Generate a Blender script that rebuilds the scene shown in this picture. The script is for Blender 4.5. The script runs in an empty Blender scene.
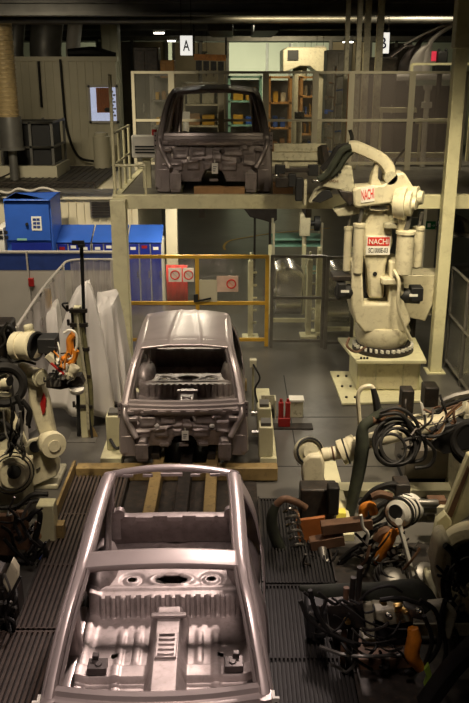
import bpy, bmesh, math, random
from mathutils import Vector as V, Matrix
R = random.Random(7)
S = bpy.context.scene
COL = S.collection
rad = math.radians
pi = math.pi
# ---------------------------------------------------------------- camera
FPX, H, PITCH = 830.0, 5.0, rad(18.8)
cs, sn = math.cos(PITCH), math.sin(PITCH)
cam = bpy.data.cameras.new('camera'); co = bpy.data.objects.new('camera', cam); COL.objects.link(co)
co.location = (0, 0, H); co.rotation_euler = (pi/2 - PITCH, 0, 0)
cam.sensor_fit = 'VERTICAL'; cam.sensor_height = 24; cam.lens = 24*FPX/703; cam.clip_end = 200
S.camera = co
def P(px, py, Y):                       # point of the place seen at a pixel, at distance Y down the line
    u = (px-234.5)/FPX; v = (py-351.5)/FPX
    t = Y/(cs - v*sn)
    return V((u*t, Y, H - t*(sn + v*cs)))
def G(px, py, z=0.0):                   # same, at a known height
    u = (px-234.5)/FPX; v = (py-351.5)/FPX
    t = (H-z)/(sn + v*cs)
    return V((u*t, t*(cs - v*sn), z))
def PM(Y, z):                           # pixels per metre
    return FPX/(Y*cs + (H-z)*sn)
# ---------------------------------------------------------------- materials
def mat(name, c, rough=.5, metal=0., var=.15, scale=6., dirt=None, dirtamt=0., bump=0., emit=None, es=0., spec=.5, coat=0.):
    m = bpy.data.materials.new(name); m.use_nodes = True
    nt = m.node_tree; b = nt.nodes['Principled BSDF']
    b.inputs['Roughness'].default_value = rough; b.inputs['Metallic'].default_value = metal
    b.inputs['Specular IOR Level'].default_value = spec
    if coat: b.inputs['Coat Weight'].default_value = coat
    tc = nt.nodes.new('ShaderNodeTexCoord'); nz = nt.nodes.new('ShaderNodeTexNoise')
    nz.inputs['Scale'].default_value = scale; nz.inputs['Detail'].default_value = 6
    nt.links.new(tc.outputs['Object'], nz.inputs['Vector'])
    cr = nt.nodes.new('ShaderNodeValToRGB'); e = cr.color_ramp.elements
    e[0].position = .3; e[1].position = .7
    e[0].color = [x*(1-var) for x in c]+[1]; e[1].color = [min(1, x*(1+var)) for x in c]+[1]
    nt.links.new(nz.outputs['Fac'], cr.inputs['Fac']); out = cr.outputs['Color']
    if dirt:
        n2 = nt.nodes.new('ShaderNodeTexNoise'); n2.inputs['Scale'].default_value = scale*1.9; n2.inputs['Detail'].default_value = 9
        n2.inputs['Roughness'].default_value = .7
        nt.links.new(tc.outputs['Object'], n2.inputs['Vector'])
        r2 = nt.nodes.new('ShaderNodeValToRGB'); r2.color_ramp.elements[0].position = .52; r2.color_ramp.elements[1].position = .72
        r2.color_ramp.elements[1].color = (dirtamt,)*3+(1,)
        nt.links.new(n2.outputs['Fac'], r2.inputs['Fac'])
        mx = nt.nodes.new('ShaderNodeMix'); mx.data_type = 'RGBA'
        nt.links.new(r2.outputs['Color'], mx.inputs[0]); nt.links.new(out, mx.inputs[6]); mx.inputs[7].default_value = list(dirt)+[1]
        out = mx.outputs[2]
    nt.links.new(out, b.inputs['Base Color'])
    if bump:
        bp = nt.nodes.new('ShaderNodeBump'); bp.inputs['Strength'].default_value = bump; bp.inputs['Distance'].default_value = .02
        nt.links.new(nz.outputs['Fac'], bp.inputs['Height']); nt.links.new(bp.outputs['Normal'], b.inputs['Normal'])
    if emit:
        b.inputs['Emission Color'].default_value = list(emit)+[1]; b.inputs['Emission Strength'].default_value = es
    return m
def clear(name, tint, haze, rough=.05, gl=.12):
    m = bpy.data.materials.new(name); m.use_nodes = True; nt = m.node_tree
    for n in list(nt.nodes): nt.nodes.remove(n)
    o = nt.nodes.new('ShaderNodeOutputMaterial'); t = nt.nodes.new('ShaderNodeBsdfTransparent'); g = nt.nodes.new('ShaderNodeBsdfGlossy')
    d = nt.nodes.new('ShaderNodeBsdfDiffuse'); m1 = nt.nodes.new('ShaderNodeMixShader'); m2 = nt.nodes.new('ShaderNodeMixShader')
    nz = nt.nodes.new('ShaderNodeTexNoise'); nz.inputs['Scale'].default_value = 3; mr = nt.nodes.new('ShaderNodeMapRange')
    mr.inputs[3].default_value = haze*.6; mr.inputs[4].default_value = min(1, haze*1.4)
    nt.links.new(nz.outputs['Fac'], mr.inputs[0])
    t.inputs[0].default_value = (.95, .95, .95, 1); d.inputs[0].default_value = list(tint)+[1]
    g.inputs['Roughness'].default_value = rough
    nt.links.new(mr.outputs[0], m1.inputs[0]); nt.links.new(t.outputs[0], m1.inputs[1]); nt.links.new(d.outputs[0], m1.inputs[2])
    m2.inputs[0].default_value = gl; nt.links.new(m1.outputs[0], m2.inputs[1]); nt.links.new(g.outputs[0], m2.inputs[2])
    nt.links.new(m2.outputs[0], o.inputs[0])
    return m
M = dict(
 steel=mat('body_steel', (.36,.31,.30), .34, .45, .08, 4),
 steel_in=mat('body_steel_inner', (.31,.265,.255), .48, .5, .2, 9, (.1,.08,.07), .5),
 steel_dk=mat('dark_bracket_steel', (.06,.05,.048), .45, .6),
 cream=mat('robot_cream_paint', (.62,.57,.40), .42, 0, .08, 5, (.2,.15,.08), .55),
 cream2=mat('frame_cream_paint', (.60,.57,.36), .45, 0, .1, 3, (.25,.2,.1), .4),
 creamd=mat('dirty_cream_paint', (.50,.47,.33), .5, 0, .15, 7, (.1,.08,.05), .8),
 white=mat('white_paint', (.72,.70,.62), .5, 0, .06, 5, (.3,.25,.18), .3),
 black=mat('black_rubber', (.014,.013,.012), .6, 0, .3, 8, spec=.25),
 dark=mat('oily_dark_metal', (.035,.03,.026), .5, .4, .4, 9, (.12,.07,.04), .5),
 greyd=mat('grey_metal', (.2,.19,.17), .4, .6, .2, 6),
 silver=mat('bright_metal', (.6,.58,.54), .25, 1, .1, 8),
 yellow=mat('gate_yellow_paint', (.50,.29,.03), .45, 0, .1, 6, (.2,.12,.03), .4),
 ybeam=mat('ochre_beam_paint', (.27,.19,.075), .5, 0, .2, 5, (.06,.04,.025), .8),
 orange=mat('orange_hose', (.60,.20,.015), .5, 0, .2, 9, (.2,.06,.01), .5),
 rust=mat('brown_rusty_plate', (.15,.08,.045), .6, .2, .3, 8, (.06,.04,.03), .6),
 red=mat('red_paint', (.30,.012,.010), .45, 0, .1, 6),
 redcloth=mat('red_cloth', (.55,.03,.02), .8),
 blue=mat('blue_paint', (.03,.11,.50), .42, 0, .06, 4),
 blued=mat('deep_blue_paint', (.012,.025,.26), .4, 0, .1, 4),
 navy=mat('partition_blue', (.02,.045,.20), .5),
 grey=mat('partition_grey', (.44,.41,.36), .55, 0, .05, 3),
 green=mat('green_sleeve', (.020,.024,.013), .8, 0, .4, 9, (.012,.011,.010), .95, .4),
 cyan=mat('pale_green_paint', (.25,.5,.40), .5),
 cloth=mat('white_plastic_sheet', (.66,.63,.58), .55, 0, .05, 3),
 brass=mat('brass', (.75,.5,.18), .3, 1),
 paper=mat('paper', (.8,.78,.7), .7, 0, .03),
 ink=mat('black_ink', (.012,.012,.012), .6),
 bink=mat('blue_ink', (.02,.03,.12), .6),
 rink=mat('red_ink', (.62,.03,.02), .5),
 orangep=mat('orange_panel', (.62,.2,.05), .55),
 card=mat('cardboard', (.34,.19,.08), .75),
 wood=mat('orange_cabinet', (.36,.18,.05), .55, 0, .2, 4),
 tan=mat('duct_tan', (.45,.34,.17), .45, .3, .12, 4, (.2,.13,.06), .4),
 duct=mat('duct_grey', (.16,.155,.14), .45, .5, .2, 3),
 board=mat('corrugated_cream', (.50,.46,.33), .55, 0, .06, 2),
 boardl=mat('booth_cream', (.66,.60,.44), .55, 0, .05, 2),
 fglass=clear('clear_panel', (.6,.6,.5), .06, .05, .08),
 film=clear('hazy_film', (.52,.48,.46), .50, .25, .06),
 film2=clear('smoky_film', (.40,.34,.30), .24, .3, .06),
 glass=clear('window_glass', (.5,.5,.5), .06, .03, .1),
)
M['pale']=mat('pale_steel',(.55,.52,.48),.4,.25,.06,4)
M['boardd']=mat('brown_board',(.26,.22,.14),.6,0,.25,.9)
M['lamp'] = mat('lamp_tube', (.9,.9,.85), .5, emit=(1,.93,.78), es=9)
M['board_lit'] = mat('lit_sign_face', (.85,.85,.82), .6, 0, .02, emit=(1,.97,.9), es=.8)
M['win_blue'] = mat('lit_window_interior', (.5,.55,.7), .6, emit=(.66,.72,.95), es=.75)
# ---------------------------------------------------------------- mesh builder
ORG = {}
def frame(d):
    d = d.normalized(); a = V((0,0,1)) if abs(d.z) < .95 else V((1,0,0))
    s = d.cross(a).normalized(); return s, s.cross(d).normalized()
def smoothpts(pts, k=6):
    pts = [V(p) for p in pts]
    if len(pts) < 3: return pts
    q = [2*pts[0]-pts[1]]+pts+[2*pts[-1]-pts[-2]]; out = []
    for i in range(1, len(q)-2):
        a, b, c, d = q[i-1], q[i], q[i+1], q[i+2]
        for j in range(k):
            t = j/k
            out.append(.5*((2*b)+(c-a)*t+(2*a-5*b+4*c-d)*t*t+(3*b-a-3*c+d)*t**3))
    out.append(pts[-1]); return out
class MB:
    def __init__(s): s.v = []; s.f = []
    def add(s, vs, fs):
        o = len(s.v); s.v += [V(p) for p in vs]; s.f += [[i+o for i in f] for f in fs]; return s
    def box(s, lo, hi):
        x0,y0,z0 = lo; x1,y1,z1 = hi
        return s.add([(x0,y0,z0),(x1,y0,z0),(x1,y1,z0),(x0,y1,z0),(x0,y0,z1),(x1,y0,z1),(x1,y1,z1),(x0,y1,z1)],
            [(0,3,2,1),(4,5,6,7),(0,1,5,4),(1,2,6,5),(2,3,7,6),(3,0,4,7)])
    def cbox(s, c, sz, rot=None):
        hx,hy,hz = [k/2 for k in sz]; m = rot or Matrix.Identity(3); c = V(c)
        vs = [c + m @ V((a*hx,b*hy,d*hz)) for a,b,d in [(-1,-1,-1),(1,-1,-1),(1,1,-1),(-1,1,-1),(-1,-1,1),(1,-1,1),(1,1,1),(-1,1,1)]]
        return s.add(vs, [(0,3,2,1),(4,5,6,7),(0,1,5,4),(1,2,6,5),(2,3,7,6),(3,0,4,7)])
    def bar(s, a, b, w, h=None, up=None):
        a, b = V(a), V(b); h = h or w; d = (b-a).normalized()
        if up: sd = d.cross(V(up)).normalized(); u = sd.cross(d)
        else: sd, u = frame(d)
        vs = [p + sd*(i*w/2) + u*(j*h/2) for p in (a,b) for i,j in ((-1,-1),(1,-1),(1,1),(-1,1))]
        return s.add(vs, [(0,1,2,3),(7,6,5,4),(0,4,5,1),(1,5,6,2),(2,6,7,3),(3,7,4,0)])
    def cyl(s, a, b, r0, r1=None, n=16):
        a, b = V(a), V(b); r1 = r0 if r1 is None else r1; sd, u = frame(b-a)
        vs = []
        for p, r in ((a,r0),(b,r1)):
            for i in range(n): t = 2*pi*i/n; vs.append(p + (sd*math.cos(t)+u*math.sin(t))*r)
        fs = [(i,(i+1)%n,n+(i+1)%n,n+i) for i in range(n)]
        fs += [tuple(range(n-1,-1,-1)), tuple(range(n,2*n))]
        return s.add(vs, fs)
    def lathe(s, o, ax, prof, n=24):          # prof: (distance along axis, radius)
        o, ax = V(o), V(ax).normalized(); sd, u = frame(ax); vs = []; fs = []
        for h, r in prof:
            for i in range(n): t = 2*pi*i/n; vs.append(o + ax*h + (sd*math.cos(t)+u*math.sin(t))*max(r,1e-4))
        for k in range(len(prof)-1):
            for i in range(n): j = (i+1)%n; fs.append((k*n+i,k*n+j,(k+1)*n+j,(k+1)*n+i))
        fs += [tuple(range(n-1,-1,-1)), tuple(range((len(prof)-1)*n, len(prof)*n))]
        return s.add(vs, fs)
    def sweep(s, pts, w, h=None, n=8, up=None, sm=0, power=1.0):   # w, h full widths: numbers or lists
        pts = [V(p) for p in pts]
        if sm:
            k0 = len(pts); 
            def ex(a):
                if not isinstance(a,(list,tuple)): return a
                out = []
                for i in range(k0-1):
                    for j in range(sm): out.append(a[i]+(a[i+1]-a[i])*j/sm)
                return out+[a[-1]]
            w = ex(w); h = ex(h) if h is not None else None; pts = smoothpts(pts, sm)
        h = w if h is None else h; k = len(pts); vs = []; fs = []
        gw = lambda a,i: a[i] if isinstance(a,(list,tuple)) else a
        prev = None
        for i, p in enumerate(pts):
            d = (pts[min(i+1,k-1)]-pts[max(i-1,0)]).normalized()
            if up: sd = d.cross(V(up)); sd = sd.normalized() if sd.length > 1e-4 else prev
            elif prev is None: sd = frame(d)[0]
            else:
                sd = prev - d*prev.dot(d); sd = sd.normalized() if sd.length > 1e-4 else frame(d)[0]
            prev = sd; u = sd.cross(d)
            for j in range(n):
                t = 2*pi*(j+.5)/n; c, q = math.cos(t), math.sin(t)
                c = math.copysign(abs(c)**power, c); q = math.copysign(abs(q)**power, q)
                vs.append(p + sd*(c*gw(w,i)/2) + u*(q*gw(h,i)/2))
        for i in range(k-1):
            for j in range(n): a=i*n+j; b=i*n+(j+1)%n; fs.append((a,b,b+n,a+n))
        fs += [tuple(range(n-1,-1,-1)), tuple(range((k-1)*n,k*n))]
        return s.add(vs, fs)
    def tube(s, pts, r, n=8, sm=6): return s.sweep(pts, 2*r, None, n, None, sm)
    def prism(s, poly, dv):                    # poly: 3D points, extruded by dv
        k = len(poly); dv = V(dv); vs = [V(p) for p in poly]+[V(p)+dv for p in poly]
        return s.add(vs, [tuple(range(k-1,-1,-1)), tuple(range(k,2*k))]+[(i,(i+1)%k,k+(i+1)%k,k+i) for i in range(k)])
    def ring(s, c, ax, Rr, r, n=28, m=8, turns=None):
        c, ax = V(c), V(ax).normalized(); sd, u = frame(ax); vs=[]; fs=[]
        for i in range(n):
            t = 2*pi*i/n; e = sd*math.cos(t)+u*math.sin(t)
            for j in range(m): q = 2*pi*j/m; vs.append(c+e*(Rr+r*math.cos(q))+ax*(r*math.sin(q)))
        for i in range(n):
            for j in range(m): a=i*m+j; b=i*m+(j+1)%m; c2=((i+1)%n)*m+(j+1)%m; d=((i+1)%n)*m+j; fs.append((a,d,c2,b))
        return s.add(vs, fs)
    def ball(s, c, r, n=14, m=9):
        c = V(c); r = V((r,r,r)) if isinstance(r,(int,float)) else V(r); vs=[]; fs=[]
        for k in range(m+1):
            a = pi*k/m
            for i in range(n): t=2*pi*i/n; vs.append(c+V((r.x*math.sin(a)*math.cos(t), r.y*math.sin(a)*math.sin(t), r.z*math.cos(a))))
        for k in range(m):
            for i in range(n): j=(i+1)%n; fs.append((k*n+i,(k+1)*n+i,(k+1)*n+j,k*n+j))
        return s.add(vs, fs)
    def grid(s, rows, skip=None):
        a, b = len(rows), len(rows[0]); vs = [p for r in rows for p in r]; fs = []
        for i in range(a-1):
            for j in range(b-1):
                if skip and skip(i,j): continue
                fs.append((i*b+j, i*b+j+1, (i+1)*b+j+1, (i+1)*b+j))
        return s.add(vs, fs)
    def build(s, name, m, parent=None, bev=0, solid=0, flat=False, ang=38, kind=None):
        me = bpy.data.meshes.new(name)
        if parent is not None: o0 = ORG[parent]
        else:
            xs=[p.x for p in s.v]; ys=[p.y for p in s.v]; zs=[p.z for p in s.v]
            o0 = V(((min(xs)+max(xs))/2,(min(ys)+max(ys))/2,min(zs)))
        me.from_pydata([p-o0 for p in s.v], [], s.f)
        bm = bmesh.new(); bm.from_mesh(me); bmesh.ops.remove_doubles(bm, verts=bm.verts, dist=1e-5)
        bmesh.ops.recalc_face_normals(bm, faces=bm.faces)
        for f in bm.faces: f.smooth = not flat
        for e in bm.edges:
            if len(e.link_faces)==2 and e.calc_face_angle(0) > rad(ang): e.smooth = False
        bm.to_mesh(me); bm.free()
        me.materials.append(M[m] if isinstance(m,str) else m)
        o = bpy.data.objects.new(name, me); COL.objects.link(o)
        if parent is not None: o.parent = parent; ORG[o] = o0
        else: o.location = o0; ORG[o] = o0
        if solid:
            q = o.modifiers.new('thick','SOLIDIFY'); q.thickness = solid; q.offset = 0
        if bev:
            q = o.modifiers.new('edges','BEVEL'); q.width = bev; q.segments = 2; q.limit_method = 'ANGLE'; q.angle_limit = rad(40)
        if kind: o['kind'] = kind
        return o
def tag(o, label, cat, group=None):
    o['label'] = label; o['category'] = cat
    if group: o['group'] = group
    return o
def thing(name, label, cat, loc=(0,0,0), group=None):
    o = bpy.data.objects.new(name, None); COL.objects.link(o); o.location = loc; ORG[o] = V(loc); o.empty_display_size = .2
    return tag(o, label, cat, group)
def struct(o): o['kind'] = 'structure'; return o
def kids(o): return [c for c in COL.objects if c.parent == o]
def dup(root, loc, label=None, rotz=None, scale=None):
    r = root.copy(); COL.objects.link(r); r.location = loc
    if rotz is not None: r.rotation_euler = (0,0,rotz)
    if scale: r.scale = scale
    if label: r['label'] = label
    for ch in kids(root):
        c = ch.copy(); COL.objects.link(c); c.parent = r
        for g in kids(ch):
            d = g.copy(); COL.objects.link(d); d.parent = c
    return r
def text(name, body, c, right, up, height, m, parent, width=None, ext=.002):
    """lettering as a mesh; c = centre of the word, height of capitals"""
    cu = bpy.data.curves.new('t','FONT'); cu.body = body; cu.align_x='CENTER'; cu.align_y='CENTER'; cu.size = 1; cu.extrude = .004; cu.offset = .012
    to = bpy.data.objects.new('t', cu); COL.objects.link(to)
    dg = bpy.context.evaluated_depsgraph_get(); me = bpy.data.meshes.new_from_object(to.evaluated_get(dg))
    bpy.data.objects.remove(to)
    xs=[v.co.x for v in me.vertices]; ys=[v.co.y for v in me.vertices]
    cx,cy=(min(xs)+max(xs))/2,(min(ys)+max(ys))/2; sy=height/(max(ys)-min(ys)); sx = (width/(max(xs)-min(xs))) if width else sy
    right=V(right).normalized(); up=V(up).normalized(); nrm=right.cross(up)
    o0 = ORG[parent]
    for v in me.vertices:
        x,y,z=(v.co.x-cx)*sx,(v.co.y-cy)*sy,v.co.z
        v.co = V(c)+right*x+up*y+nrm*(ext if z>0 else 0)-o0
    me.name=name; me.materials.clear(); me.materials.append(M[m])
    o = bpy.data.objects.new(name, me); COL.objects.link(o); o.parent = parent; ORG[o] = o0
    return o
def sstep(a,b,x):
    t=max(0,min(1,(x-a)/(b-a))); return t*t*(3-2*t)
# ================================================================ car bodies
def rail_path(sx):
    return [(sx*x,y,z) for x,y,z in [(.735,-.03,.93),(.71,.12,1.07),(.655,.40,1.305),(.61,.66,1.435),(.592,1.0,1.485),(.588,1.5,1.495),(.58,2.0,1.485),(.572,2.30,1.455)]]
def crown(x,y):
    e = 1.45 if y<.66 else (1.45+(y-.66)/.34*.035 if y<1 else (1.485+.01*math.sin((y-1)/1*pi*.5) if y<2 else 1.495-.035*((y-2)/.3)**1.3))
    return e + .045*(1-(x/.6)**2)
def body(label, group, roof=True, tagx=.02, tab='steel'):
    t = thing('car_body', label, 'car body', (0,0,0), group)
    for sx in (1,-1):
        m = MB()
        m.sweep(rail_path(sx), [.08,.062,.055,.06,.08,.085,.085,.085], [.10,.07,.06,.055,.05,.05,.05,.05], 10, (0,0,1), 5, .8)
        m.sweep([(sx*(abs(x)-.052),y+.01,z-.012) for x,y,z in rail_path(sx)],.014,.05,6,(0,0,1),4)
        m.sweep([(sx*(abs(x)+.050),y,z-.02) for x,y,z in rail_path(sx)],.022,.03,6,(0,0,1),4)
        m.sweep([(sx*.572,2.26,1.465),(sx*.59,2.38,1.37),(sx*.635,2.54,1.12),(sx*.665,2.68,.90),(sx*.66,2.72,.72)], [.09,.11,.13,.14,.10], [.07,.08,.10,.10,.08], 10, None, 5, .8)
        m.sweep([(sx*.60,1.22,1.48),(sx*.70,1.17,1.05),(sx*.765,1.15,.80),(sx*.775,1.14,.42)], [.06,.07,.09,.14], [.09,.12,.15,.20], 10, (0,1,0), 4, .7)
        m.sweep([(sx*.765,-.12,.39),(sx*.775,.3,.38),(sx*.775,1.3,.38),(sx*.775,1.68,.40)], .11, .14, 10, (0,0,1), 3, .7)
        m.sweep([(sx*.735,-.04,.98),(sx*.755,-.06,.70),(sx*.765,-.08,.36)], [.09,.12,.12], [.12,.17,.20], 10, (0,1,0), 4, .7)
        # rear quarter with wheel arch
        def qx(y,z):
            b = .795+.04*math.sin(max(0,min(1,(z-.3)/.68))*pi)
            da = math.hypot(y-2.12,z-.33); b += .018*math.exp(-((da-.36)/.05)**2)
            if y>2.2: b -= .13*((y-2.2)/.58)**2
            return sx*b
        rows=[]
        ny=34
        for i in range(ny+1):
            y=1.62+1.16*i/ny; dy=y-2.12
            zb=.33+math.sqrt(.345**2-dy*dy) if abs(dy)<.345 else .34
            if abs(dy)<.345: zb=max(zb,.34)
            zt=.50+.43*sstep(1.62,1.92,y) if y<1.92 else .93
            zt=max(zt,zb+.03)
            rows.append([V((qx(y,zb+(zt-zb)*k/8),y,zb+(zt-zb)*k/8)) for k in range(9)])
        m.grid(rows)
        # pillar skin between quarter and roof rail
        rows=[]
        for i in range(13):
            f=i/12; b=V((qx(1.92+.82*f,.93),1.92+.82*f,.93)); tp=V((sx*(.625-.01*f),1.98+.34*f,1.455-.05*f))
            row=[]
            for k in range(9):
                g=k/8; p=b.lerp(tp,g); p.x+=sx*.035*math.sin(g*pi); p.y+=.04*math.sin(g*pi)*(f-.3); row.append(p)
            rows.append(row)
        m.grid(rows)
        m.build('side_frame','steel',t,solid=.012)
        w=MB(); w.ball((sx*.66,2.12,.56),(.17,.40,.24)); w.sweep([(sx*.60,2.1,.7),(sx*.60,2.25,1.0),(sx*.565,2.3,1.36)],[.08,.06,.05],.10,8,None,4); w.build('wheelhouse','steel_in',t)
        a=MB()
        a.sweep([(sx*.74,-.06,.93),(sx*.73,-.16,.86),(sx*.66,-.19,.72),(sx*.585,-.26,.60)],[.05,.07,.08,.07],[.11,.10,.09,.08],8,(0,1,0),4)
        a.cbox((sx*.66,-.13,.70),(.15,.03,.30)); a.cbox((sx*.70,-.14,.45),(.17,.05,.28)); a.cbox((sx*.63,-.17,.83),(.11,.07,.05))
        a.build('apron_panel','steel',t,bev=.008)
        r=MB(); r.sweep([(sx*.50,.05,.46),(sx*.51,-.14,.50),(sx*.52,-.34,.53)],[.11,.11,.10],.14,10,(0,0,1),3,.6)
        r.cbox((sx*.52,-.30,.425),(.13,.10,.20)); r.cbox((sx*.52,-.355,.46),(.16,.012,.20)); r.build('front_rail','steel_in',t,bev=.008)
        bq=MB(); bq.cbox((sx*.80,-.12,.93),(.045,.02,.20)); bq.cbox((sx*.785,-.08,.93),(.02,.08,.18)); br=bq.build('fender_bracket',tab,t)
        if tab=='white': br['label']='pale bracket with bolt holes'
        hq=MB(); [hq.cyl((sx*.80,-.129,.87+.06*k),(sx*.80,-.132,.87+.06*k),.010,n=10) for k in range(3)]; hq.build('bolt_hole','ink',br)
    # headers
    m=MB(); rows=[]
    for i in range(9):
        y=.765+.17*max(0,i-1)/7-(.008 if i==0 else 0); rows.append([V((x,y-.025*(1-(x/.6)**2),crown(x,y)+.008-(.035 if i==0 else 0))) for x in [-.605+1.21*k/20 for k in range(21)]])
    m.grid(rows); m.build('front_header','steel',t,solid=.02)
    m=MB(); m.sweep([(x,2.33+.05*(1-(x/.57)**2),1.435+.045*(1-(x/.57)**2)) for x in [-.57+1.14*k/16 for k in range(17)]],.10,.05,10,(0,0,1),0,.7)
    m.cbox((0,2.31,1.45),(.20,.04,.03)); [m.cbox((x,2.30,1.445),(.09,.03,.025)) for x in (-.4,-.22,.22,.4)]
    m.build('rear_header','steel',t)
    if roof:
        rows=[]
        for i in range(31):
            y=.70+1.71*i/30
            rows.append([V((x,y+.04*(1-(x/.6)**2)*sstep(1.9,2.38,y),crown(x,y)+.012+.010*math.exp(-((abs(x)-.20-.10*(y-.9)/1.5*-1)/.03)**2))) for x in [-.60+1.2*k/44 for k in range(45)]])
        m=MB(); m.grid(rows); m.build('roof_panel','steel',t,solid=.012)
    # cowl
    prof=[(.085,.985),(.05,1.012),(.015,1.005),(.0,.972),(-.035,.975),(-.055,.972),(-.062,.94),(-.085,.935),(-.09,.87)]
    rows=[]
    for dy,z in prof:
        rows.append([V((x,dy-.09*(1-(x/.73)**2),z+.008*(1-(x/.73)**2))) for x in [-.73+1.46*k/30 for k in range(31)]])
    m=MB(); m.grid(rows)
    for k in range(8): x=-.62+k*.177; m.cbox((x,-.085-.09*(1-(x/.73)**2),.925),(.10,.05,.018))
    m.build('cowl_panel','steel',t,solid=.01)
    # dash panel
    emb=[(-.45,.78,.10,.06),(-.20,.80,.09,.05),(.05,.74,.06,.07),(.28,.80,.13,.05),(.50,.70,.08,.07),(-.52,.62,.09,.05),(-.28,.64,.08,.06),(.22,.62,.10,.05),(-.08,.62,.05,.04),(.42,.85,.06,.03)]
    holes=[(.12,.80,.035),(-.34,.72,.03),(.36,.70,.04),(-.58,.76,.025),(.56,.58,.03),(0,.86,.018),(-.14,.70,.02)]
    nx,nz=100,44; rows=[]
    for i in range(nz+1):
        z=.93-.50*i/nz; row=[]
        for k in range(nx+1):
            x=-.71+1.42*k/nx; y=-.10-.03*math.sin((z-.43)/.5*pi)
            for ex,ez,ew,eh in emb:
                d=max(abs(x-ex)-ew,abs(z-ez)-eh); y-=.026*(1-sstep(-.008,.008,d))-.008*(1-sstep(-.035,-.025,d))
            y-=.018*math.exp(-((z-.68-.04*math.cos(x*5))/.02)**2)
            row.append(V((x,y,z)))
        rows.append(row)
    def sk(i,k):
        x=-.71+1.42*(k+.5)/nx; z=.93-.50*(i+.5)/nz
        if abs(x)<.17 and z<.43+.17*math.sqrt(max(0,1-(x/.17)**2)): return True
        return any(math.hypot(x-hx,z-hz)<hr for hx,hz,hr in holes)
    m=MB(); m.grid(rows,sk)
    for k in range(9): x=-.66+k*.165; m.cbox((x,-.135,.905-.01*(k%2)),(.07,.05,.03))
    for k in range(5): x=-.5+k*.25; m.cbox((x,-.13,.455),(.11,.05,.025))
    m.build('dash_panel','steel_in',t,solid=.008)
    # floor
    nx,ny=112,210; fh=[(-.36,1.90,.04,.04),(.36,1.90,.04,.04),(.0,1.88,.145,.07),(-.44,1.08,.03,.03),(.44,1.08,.03,.03),(-.30,.62,.025,.025),(.32,.62,.025,.025)]
    def fz(x,y):
        ax=abs(x); z=.41
        z+=.17*(1-sstep(.09,.17,ax))*(1-sstep(1.5,1.62,y))
        z+=.24*(1-sstep(0,.34,y))
        z+=.03*sstep(.60,.70,ax)
        z+=.012*(1-sstep(.02,.035,abs(ax-.40)))*(sstep(.35,.45,y)-sstep(1.3,1.45,y))
        z+=.012*(1-sstep(.02,.035,abs(ax-.26)))*(sstep(.95,1.0,y)-sstep(1.3,1.45,y))
        z+=.06*(sstep(.74,.77,y)-sstep(.90,.93,y))*sstep(.10,.17,ax)*(1-.4*sstep(.3,.5,abs(ax-.4)))
        rb=.5+.5*math.tanh(4*math.sin(2*pi*x/.088)); o_=-.035*rb*(1 if ax<.62 else 0); st=sstep(1.61+o_,1.665+o_,y); z+=.18*st
        z+=.015*(sstep(1.72,1.75,y)-sstep(1.78,1.81,y))
        if y>1.78:
            z-=.016*math.exp(-((math.hypot(ax-.36,y-1.90)-.09)/.02)**2)
            z+=.02*math.exp(-((math.hypot(x*.55,(y-1.88)*1.15)-.105)/.018)**2)
        z-=.10*sstep(2.10,2.20,y)
        z-=.14*(1-sstep(.24,.29,math.hypot(x,y-2.44)))
        z+=.012*(1-sstep(.015,.03,abs(y-1.20)))*sstep(.12,.2,ax)*(1-sstep(.5,.62,ax))
        return z
    rows=[[V((-.72+1.44*k/nx,-.08+2.80*i/ny,fz(-.72+1.44*k/nx,-.08+2.80*i/ny))) for k in range(nx+1)] for i in range(ny+1)]
    def fs(i,k):
        x=-.72+1.44*(k+.5)/nx; y=-.08+2.80*(i+.5)/ny
        return any(((x-a)/c)**2+((y-b)/d)**2<1 for a,b,c,d in fh)
    m=MB(); m.grid(rows,fs); fl=m.build('floor_pan','steel_in',t,solid=.006)
    m=MB(); m.cbox((0,1.36,.60),(.30,.05,.03)); m.build('tunnel_bridge','steel',t,bev=.006); m=MB(); m.cbox((0,.98,.595),(.17,.30,.02))
    for k in range(5): m.cbox((0,.86+.06*k,.61),(.13,.022,.02))
    m.build('tunnel_reinforcement','steel',t,bev=.006)
    for sx in (1,-1):
        m=MB(); m.cbox((sx*.54,.84,.515),(.15,.13,.06)); m.cbox((sx*.56,.90,.56),(.05,.05,.05)); m.cyl((sx*.53,.83,.546),(sx*.53,.83,.556),.03)
        m.build('seat_bracket','steel_dk',t,bev=.006)
    # tail panel with sill
    rows=[]
    for dy,z in [(.0,.50),(.0,.76),(-.015,.785),(-.015,.80),(.05,.80),(.09,.78),(.10,.45)]:
        rows.append([V((x,2.66+dy+.03*(1-(x/.68)**2),z+ (.0 if z<.7 else .10*sstep(.47,.66,abs(x))))) for x in [-.68+1.36*k/30 for k in range(31)]])
    m=MB(); m.grid(rows)
    for x,w in ((-.30,.16),(.0,.14),(.30,.18),(.46,.06)): m.cbox((x,2.66,.79),(w,.05,.035))
    for sx in (1,-1): m.cyl((sx*.545,2.64,.84),(sx*.545,2.70,.84),.05); m.cbox((sx*.60,2.66,.72),(.12,.05,.3))
    m.build('tail_panel','steel_in',t,solid=.01)
    m=MB(); m.cbox((tagx,-.185,.60),(.085,.006,.13)); m.cbox((tagx,-.183,.68),(.012,.003,.05)); tg=m.build('hanging_tag','paper',t)
    tg['label']='white paper build tag'
    m=MB(); [m.cbox((tagx-.005*k,-.19,.62-.025*k),(.05-.01*k,.002,.008)) for k in range(3)]; m.build('tag_print','ink',tg)
    return t
LEAN = .025
car1 = body('grey open-topped car body with no roof panel, nearest on the line', 'bare steel car bodies', roof=False, tab='white')
car1.location = (-.525, 4.60, 0); car1.rotation_euler=(0,0,LEAN)
car2 = body('grey car body with smooth roof panel, second on the line between the robots', 'bare steel car bodies')
car2.location = (-.65, 9.80, 0); car2.rotation_euler=(0,0,LEAN)
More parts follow.
